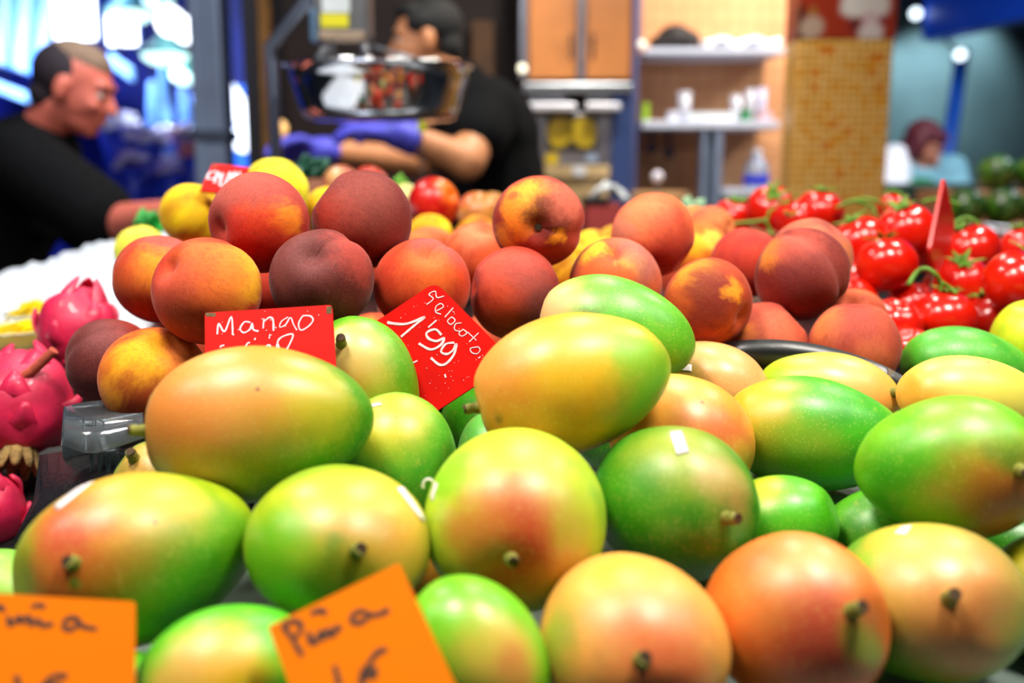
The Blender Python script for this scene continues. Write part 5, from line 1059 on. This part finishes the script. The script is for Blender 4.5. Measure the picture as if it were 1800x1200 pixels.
mesh('glint_ball', ball(at(1156, 311, 3.36), .02), pbr('glint_white', (236, 232, 250), .2), smooth=True, label='small ball added as the white knob above the amber bowl', cat='glint')  # white ball built in place of the amber bowl's highlight
mesh('glint_stem', tube([at(1156, 311, 3.36), V((at(1156, 311, 3.36).x, 3.36, 1.198))], .004, 6), STEEL, label='thin added stem under the white knob', cat='stem')
# ---- tiled column
yc = 3.3; ca, cb_ = at(1398, 200, yc).x, at(1561, 200, yc).x; W = cb_ - ca; ztop = at(0, 69, yc).z
tcx = empty('tiled_column', V(((ca + cb_) / 2, yc + .07, 0)), 'square column covered in small yellow mosaic tiles under a printed frieze', 'column')
DP = .14
mesh('core', box((ca, yc, 0), (cb_, yc + DP, ztop), .004), pbr('mosaic_grout', (196, 112, 16), .7), tcx)
tmats = [pbr('mosaic_%d' % i, c, .3, var=.03, scale=30) for i, c in enumerate([(226, 180, 96), (222, 174, 84), (230, 188, 110), (224, 160, 50), (218, 126, 24)])]
pitch = W / 13; th_ = pitch * .41
tmesh = []
for m_ in tmats:
    v_, f_ = box((-th_, -.003, -th_), (th_, .003, th_), .0012, 1); me = bpy.data.meshes.new('tile'); me.from_pydata(v_, [], f_); me.update(); me.materials.append(m_); tmesh.append(me)
rn = random.Random(11)
for r_ in range(22):
    for c_ in range(13):
        j = rn.choices(range(5), (5, 5, 4, 2, .6))[0]
        t_ = bpy.data.objects.new('tile', tmesh[j]); COL.objects.link(t_); t_.parent = tcx
        t_.location = V((ca + (c_ + .5) * pitch, yc - .0015, ztop - (r_ + .5) * pitch)) - ORG[tcx]
rest = []
for r_ in range(int(ztop / pitch)):
    z = ztop - (r_ + .5) * pitch
    for c_ in range(13):
        u = (c_ + .5) * pitch
        if r_ >= 22: rest.append(box((ca + u - th_, yc - .0045, z - th_), (ca + u + th_, yc + .0015, z + th_)))
        if r_ < 40 and u < DP:
            rest.append(box((ca - .0045, yc + u - th_, z - th_), (ca + .0015, yc + u + th_, z + th_))); rest.append(box((cb_ - .0015, yc + u - th_, z - th_), (cb_ + .0045, yc + u + th_, z + th_)))
mesh('mosaic_field', cat_vf(*rest), tmats[1], tcx, kind='stuff')
T = NT('printed_frieze'); tc = T.n('ShaderNodeTexCoord'); nz = T.noise(tc.outputs['Object'], 12, 4)
sb = T.n('ShaderNodeVectorMath', operation='MULTIPLY_ADD'); T.l(nz.outputs['Color'], sb.inputs[0]); sb.inputs[1].default_value = (.03, 0, .03); T.l(tc.outputs['Object'], sb.inputs[2])
fr0 = V((ca, yc, ztop)) - ORG[tcx]
fp = lambda x, y: at(x, y, yc) - ORG[tcx] + V((.015, 0, .015))
col = blob_chain(T, sb.outputs[0], lin((150, 44, 16)), [(fp(1392, 30), 22 * yc / FPX, (60, 24, 14), .9, .4), (fp(1400, 60), 20 * yc / FPX, (70, 30, 20), .9, .4), (fp(1427, 48), 19 * yc / FPX, (176, 156, 140), .95, .3), (fp(1427, 22), 8 * yc / FPX, (150, 110, 50), .9, .3), (fp(1500, 10), 22 * yc / FPX, (214, 210, 206), .95, .3), (fp(1535, 8), 26 * yc / FPX, (206, 200, 196), .95, .3), (fp(1502, 44), 12 * yc / FPX, (96, 36, 36), .9, .4), (fp(1528, 36), 14 * yc / FPX, (196, 170, 176), .9, .4), (fp(1530, 62), 22 * yc / FPX, (206, 196, 194), .95, .3), (fp(1552, 36), 9 * yc / FPX, (130, 50, 60), .9, .4)])
T.l(col, T.b.inputs['Base Color']); T.b.inputs['Roughness'].default_value = .4
mesh('printed_frieze', box((ca - .006, yc - .006, ztop), (cb_ + .006, yc + DP + .006, ztop + .9), .003), T.m, tcx)
# ---- teal stall to the right
fa, fb = at(1560, 88, 7.2), at(1822, 36, 5.7); zf = (fa.z + fb.z) / 2
fv = [V((fa.x, fa.y - .6, zf)), V((fb.x, fb.y - .4, zf)), V((fb.x + 1.5, fb.y - 2.6, zf)), V((fb.x + 1.5, fb.y - 2.6, zf + 1.3)), V((fb.x, fb.y - .4, zf + 1.3)), V((fa.x, fa.y - .6, zf + 1.3))]
fv2 = [p + V((.12, .12, 0)) for p in fv]
mesh('blue_fascia', (fv + fv2, [(0, 1, 4, 5), (1, 2, 3, 4), (6, 11, 10, 7), (7, 10, 9, 8), (0, 6, 7, 1), (1, 7, 8, 2), (5, 4, 10, 11), (4, 3, 9, 10), (0, 5, 11, 6), (2, 8, 9, 3)]), pbr('blue_fascia', (20, 84, 226), .4, var=.2, scale=2), label='bright blue lit fascia board over the teal stall', cat='fascia')
mesh('blue_pole', tube([at(1692, 88, 6.6), at(1662, 300, 6.5), V((at(1655, 330, 6.5).x, 6.45, 0))], .045, 12), pbr('blue_pole_paint', (30, 100, 226), .4, var=.1), smooth=True, label='slanting blue pole in front of the teal wall', cat='pole')
BULB = pbr('cool_bulb', (240, 250, 255), .4, emit=(226, 244, 255), es=3)
for i, (x, y, Y) in enumerate(((1610, 24, 6.6), (1688, 96, 6.4))):
    b = at(x, y, Y); e = empty('lamp_globe', b, ['round white lamp on the blue fascia', 'round white lamp at the head of the blue pole'][i], 'lamp'); mesh('globe', ball(b, .034), BULB, e, smooth=True); mesh('bracket', tube([b, b + V((0, .25, .12))], .012, 8), STEEL, e)
for i, (x, y, p) in enumerate(((1600, 96, 34), (1668, 84, 40), (1762, 50, 44))):
    b = at(x, y - 116, 7.15); e = empty('wall_washer', b, ['downlight over the bending person', 'downlight above the slanting blue pole', 'downlight on the open stretch of teal wall'][i], 'lamp', 'downlights along the teal wall')
    mesh('can', lathe([(.05, .02), (.06, .16), (.02, .17), (.02, 5.25 - b.z)], b, 16), pbr('white_can', (206, 220, 226), .4), e, smooth=True)
    spot('teal_downlight_%d_offscreen' % (i + 1), b + V((0, .12, .0)), b + V((0, .42, -1.0)), p * 2.4, 74, (.93, .98, 1.0), .05, .9)
mesh('far_counter', box((at(1566, 0, 4.4).x, 4.4, 0), (at(1700, 0, 4.4).x + 1.2, 4.55, at(0, 322, 4.4).z), .01), pbr('dark_green_counter', (16, 40, 34), .5), label='dark green counter in front of the bending person', cat='counter')
# ---- blue flower market on the left
LITW = pbr('lit_signboard', (255, 255, 255), .5, emit=(240, 246, 255), es=5)
LITB = pbr('lit_blue_board', (150, 196, 255), .5, var=.3, scale=2, emit=(110, 170, 255), es=.7)
def lit(name, x0, y0, x1, y1, Y, mat, label):
    a, b = at(x0, y1, Y), at(x1, y0, Y); e = mesh(name, box((a.x, Y, a.z), (b.x, Y + .12, b.z), .03, 3), pbr('board_case', (60, 90, 150), .5), label=label, cat='light box')
    for xx in (a.x + .06, b.x - .06): mesh('hanging_rod', tube([V((xx, Y + .06, b.z - .01)), V((xx, Y + .06, 5.22))], .01, 6), BLK, e)
    mesh('lit_face', box((a.x + .02, Y - .012, a.z + .02), (b.x - .02, Y + .01, b.z - .02), .008), mat, e); return e
lit('light_box', 94, -30, 168, 74, 8.0, LITW, 'broad white light box above the leaning man')
lit('light_box', 186, 22, 244, 84, 7.6, LITW, 'upright white light box left of the round globe lamp')
lit('light_box', -60, 24, 44, 62, 8.9, LITW, 'low white light box over the blue awning')
aw = empty('awning', at(20, 140, 7.6), 'pale blue striped awning beside the white light boxes', 'awning')
AW = [pbr('awning_blue', (110, 170, 250), .6), pbr('awning_pale', (190, 220, 255), .6)]
for i in range(8):
    u0, u1 = i / 8, (i + 1) / 8; A0, B0 = at(-60, -30, 8.4), at(96, -20, 8.4); A1, B1 = at(-60, 92, 7.4), at(78, 138, 7.4)
    q = [A0.lerp(B0, u0), A0.lerp(B0, u1), A1.lerp(B1, u1), A1.lerp(B1, u0)]
    solid(mesh('stripe', (q, [(0, 1, 2, 3)]), AW[i % 2], aw), .02)
mesh('tube_light', obox(at(12, 158, 7.2), at(60, 176, 7.2) - at(-40, 138, 7.2), (0, 1, 0), (0, 0, 1), .16, .03, .035, .01), LITB, label='pale blue tube light below the awning', cat='lamp')
mesh('tube_light', obox(at(214, 118, 6.8), at(238, 134, 6.8) - at(196, 104, 6.8), (0, 1, 0), (0, 0, 1), .09, .03, .045, .01), LITB, label='short slanting blue tube light beside the man\'s forehead', cat='lamp')
for o_ in [q for q in bpy.data.objects if q.name.startswith('tube_light')]: mesh('hanging_rod', tube([ORG[o_] + V((0, 0, .05)), V((ORG[o_].x, ORG[o_].y, 5.22))], .008, 6), BLK, o_)
TLM = pbr('lamp_disc', (220, 250, 245), .5, emit=(206, 250, 240), es=2.2)
def pendant(x, y, w_, Y, label):
    c = at(x, y, Y); s = Y / FPX; r = w_ / 2 * s; e = empty('pendant_lamp', c, label, 'lamp', 'flat pendant lamps in the blue hall')
    mesh('shade', lathe([(r, 0), (r * .98, .02), (r * .3, .09), (.03, .12), (.001, .125)], c, 24), pbr('teal_shade', (120, 200, 200), .4), e, smooth=True)
    mesh('diffuser', lathe([(.001, -.055), (r * .6, -.05), (r * .93, -.02), (r * .96, .004)], c, 24), TLM, e, smooth=True)
    mesh('cord', tube([c + V((0, 0, .12)), V((c.x, c.y, 5.2))], .008, 6), BLK, e)
    area('pendant_light', c + V((0, 0, -.07)), c + V((0, 0, -1)), r * 1.4, 5, (.85, 1.0, .98), 160)   # the lamp's own light
pendant(228, 22, 78, 5.9, 'wide flat pendant lamp over the upright light box'); pendant(290, 96, 80, 5.6, 'flat pendant lamp above the flowers'); pendant(332, 132, 62, 5.75, 'flat pendant lamp close to the steel column'); pendant(278, 2, 50, 7.0, 'small flat pendant lamp highest in the hall')
gl_ = at(310, 42, 5.4); e = empty('globe_lamp', gl_, 'large white double globe lamp near the steel column', 'lamp')
mesh('globe', ball(gl_ + V((-.03, 0, .01)), .075), LITW, e, smooth=True); mesh('globe', ball(gl_ + V((.05, 0, -.03)), .07), LITW, e, smooth=True); mesh('cord', tube([gl_ + V((0, 0, .05)), V((gl_.x, gl_.y, 5.2))], .008, 6), BLK, e)
LITL = pbr('lit_lantern', (245, 250, 255), .5, emit=(236, 244, 255), es=4)
for i, (x0, y0, x1, y1) in enumerate(((402, 158, 430, 206), (412, 226, 444, 262))):
    a, b = at(x0, y0, 7.0 - .3 * i), at(x1, y1, 7.0 - .3 * i); e = empty('lantern', b, ['slanting white lantern seen past the steel column', 'round white lantern seen past the steel column'][i], 'lamp')
    mesh('lantern_body', capsule(a, b, .055, .07) if i == 0 else ball(a.lerp(b, .5), .085), LITL, e, smooth=True); mesh('cord', tube([a, V((a.x, a.y, 5.2))], .008, 6), BLK, e)
mesh('lit_blue_panel', box((at(396, 0, 7.4).x, 7.4, 0), (at(446, 0, 7.4).x, 7.46, at(0, 150, 7.4).z), .01), pbr('blue_panel', (40, 110, 210), .5), label='blue panel behind the two white lanterns', cat='panel')
# bouquets
PET = [pbr('lilac_petal', (196, 186, 255), .6, var=.1), pbr('violet_petal', (130, 96, 226), .6, var=.15), pbr('white_petal', (226, 222, 255), .6, var=.05), pbr('pink_petal', (206, 120, 150), .6, var=.1)]
WRP = pbr('pale_blue_wrap', (110, 160, 246), .35, var=.25, scale=9); WR2 = pbr('deep_blue_wrap', (40, 60, 200), .4, var=.3, scale=9)
blossom = []
for m_ in PET:
    parts = []
    for k in range(5):
        a = 2 * math.pi * k / 5; parts.append(ball((math.cos(a) * .018, math.sin(a) * .018, .004), .016, .016, .008, 8, 5))
    parts.append(ball((0, 0, .006), .01, n=8, m=5)); v_, f_ = cat_vf(*parts); me = bpy.data.meshes.new('blossom'); me.from_pydata(v_, [], f_); me.update(); me.polygons.foreach_set('use_smooth', [True] * len(me.polygons)); me.materials.append(m_); blossom.append(me)
def bouquet(x, y, r, Y, wrap, mix, label, n=16, h=.34):
    c = at(x, y, Y); s = Y / FPX; R = r * s; h = c.z - .858; b = c - V((0, 0, h)); e = empty('bouquet', b, label, 'flowers', 'bouquets on the flower stall'); rn_ = random.Random(x)
    mesh('paper_wrap', lathe([(.03, 0), (.035, .05), (R * .7, h * .7), (R * 1.1, h * .98 ), (R * 1.08, h * .98), (R * .66, h * .7), (.001, .06)], b, 14), wrap, e, smooth=True)
    for i in range(n):
        a = i * 2.4; q = math.sqrt((i + .5) / n); p = c + V((math.cos(a) * R * q, math.sin(a) * R * q, R * .55 * (1 - q * q) + rn_.uniform(-.01, .02)))
        o = bpy.data.objects.new('blossom', blossom[rn_.choice(mix)]); COL.objects.link(o); o.parent = e; o.location = p - b; o.scale = (1.3,) * 3
        o.rotation_euler = (-.5 + rn_.uniform(-.5, .3), rn_.uniform(-.4, .4), rn_.uniform(0, 6)); 
YB = 5.4
bouquet(207, 222, 30, YB, WR2, (0, 2), 'white and lilac bouquet next to the leaning man\'s chin', 18); bouquet(252, 250, 30, YB - .25, WR2, (0, 2, 1), 'lilac bouquet in the middle of the flower stall', 18); bouquet(290, 248, 26, YB + .1, WRP, (0, 2), 'pale lilac bouquet in blue wrap', 16)
bouquet(322, 240, 16, YB - .1, WR2, (2, 3), 'white and pink bouquet close to the steel column', 12); bouquet(232, 290, 22, YB - .55, WR2, (1, 0), 'violet bouquet low on the flower stall', 16); bouquet(300, 300, 22, YB - .5, WR2, (1, 1, 0), 'deep violet bouquet low by the steel column', 16); bouquet(338, 270, 16, YB - .6, WR2, (3,), 'small pink bouquet at the foot of the steel column', 10, .3)
for i, (x, y0, y1, w_) in enumerate(((286, 108, 210, 26), (268, 150, 230, 34), (322, 160, 236, 36), (338, 170, 240, 24))):
    a, b = at(x, y0, 6.0 + .22 * i), at(x + (6 if i < 2 else 12), y1, 6.0 + .22 * i); e = mesh('paper_cone', capsule(a, b, w_ * .25 * 6 / FPX, w_ * .5 * 6 / FPX), WRP, label=['tall', 'short', 'broad', 'slim'][i] + ' pale blue paper cone hanging in the flower stall', cat='paper', smooth=True)
    mesh('string', tube([a, V((a.x, a.y, 5.2))], .004, 5), BLK, e)
mesh('bucket_bench', box((at(150, 0, 4.6).x, 4.3, 0), (at(335, 0, 4.6).x, 4.72, .622), .01), pbr('black_stand', (10, 10, 18), .6), label='low black bench under the flower buckets', cat='bench')
mesh('flower_stand', box((at(175, 0, 5.2).x, 4.75, 0), (at(356, 0, 5.2).x, 5.75, .86), .01), pbr('black_stand', (10, 10, 18), .6), label='black stand under the flower bouquets', cat='stand')
for i, (x, y) in enumerate(((222, 345), (264, 340), (306, 330))):
    c = at(x, y, 4.85); r = 19 * 4.85 / FPX; mesh('flower_bucket', lathe([(r * .8, 0), (r, .3), (r * .95, .3), (r * .76, .01), (.001, .01)], V((c.x, 4.5, .62)), 20), pbr('bucket_%d' % i, [(20, 60, 130), (14, 14, 20), (60, 24, 110)][i], .5), label=['navy blue', 'black', 'purple'][i] + ' bucket on the flower stand', cat='bucket', smooth=True)
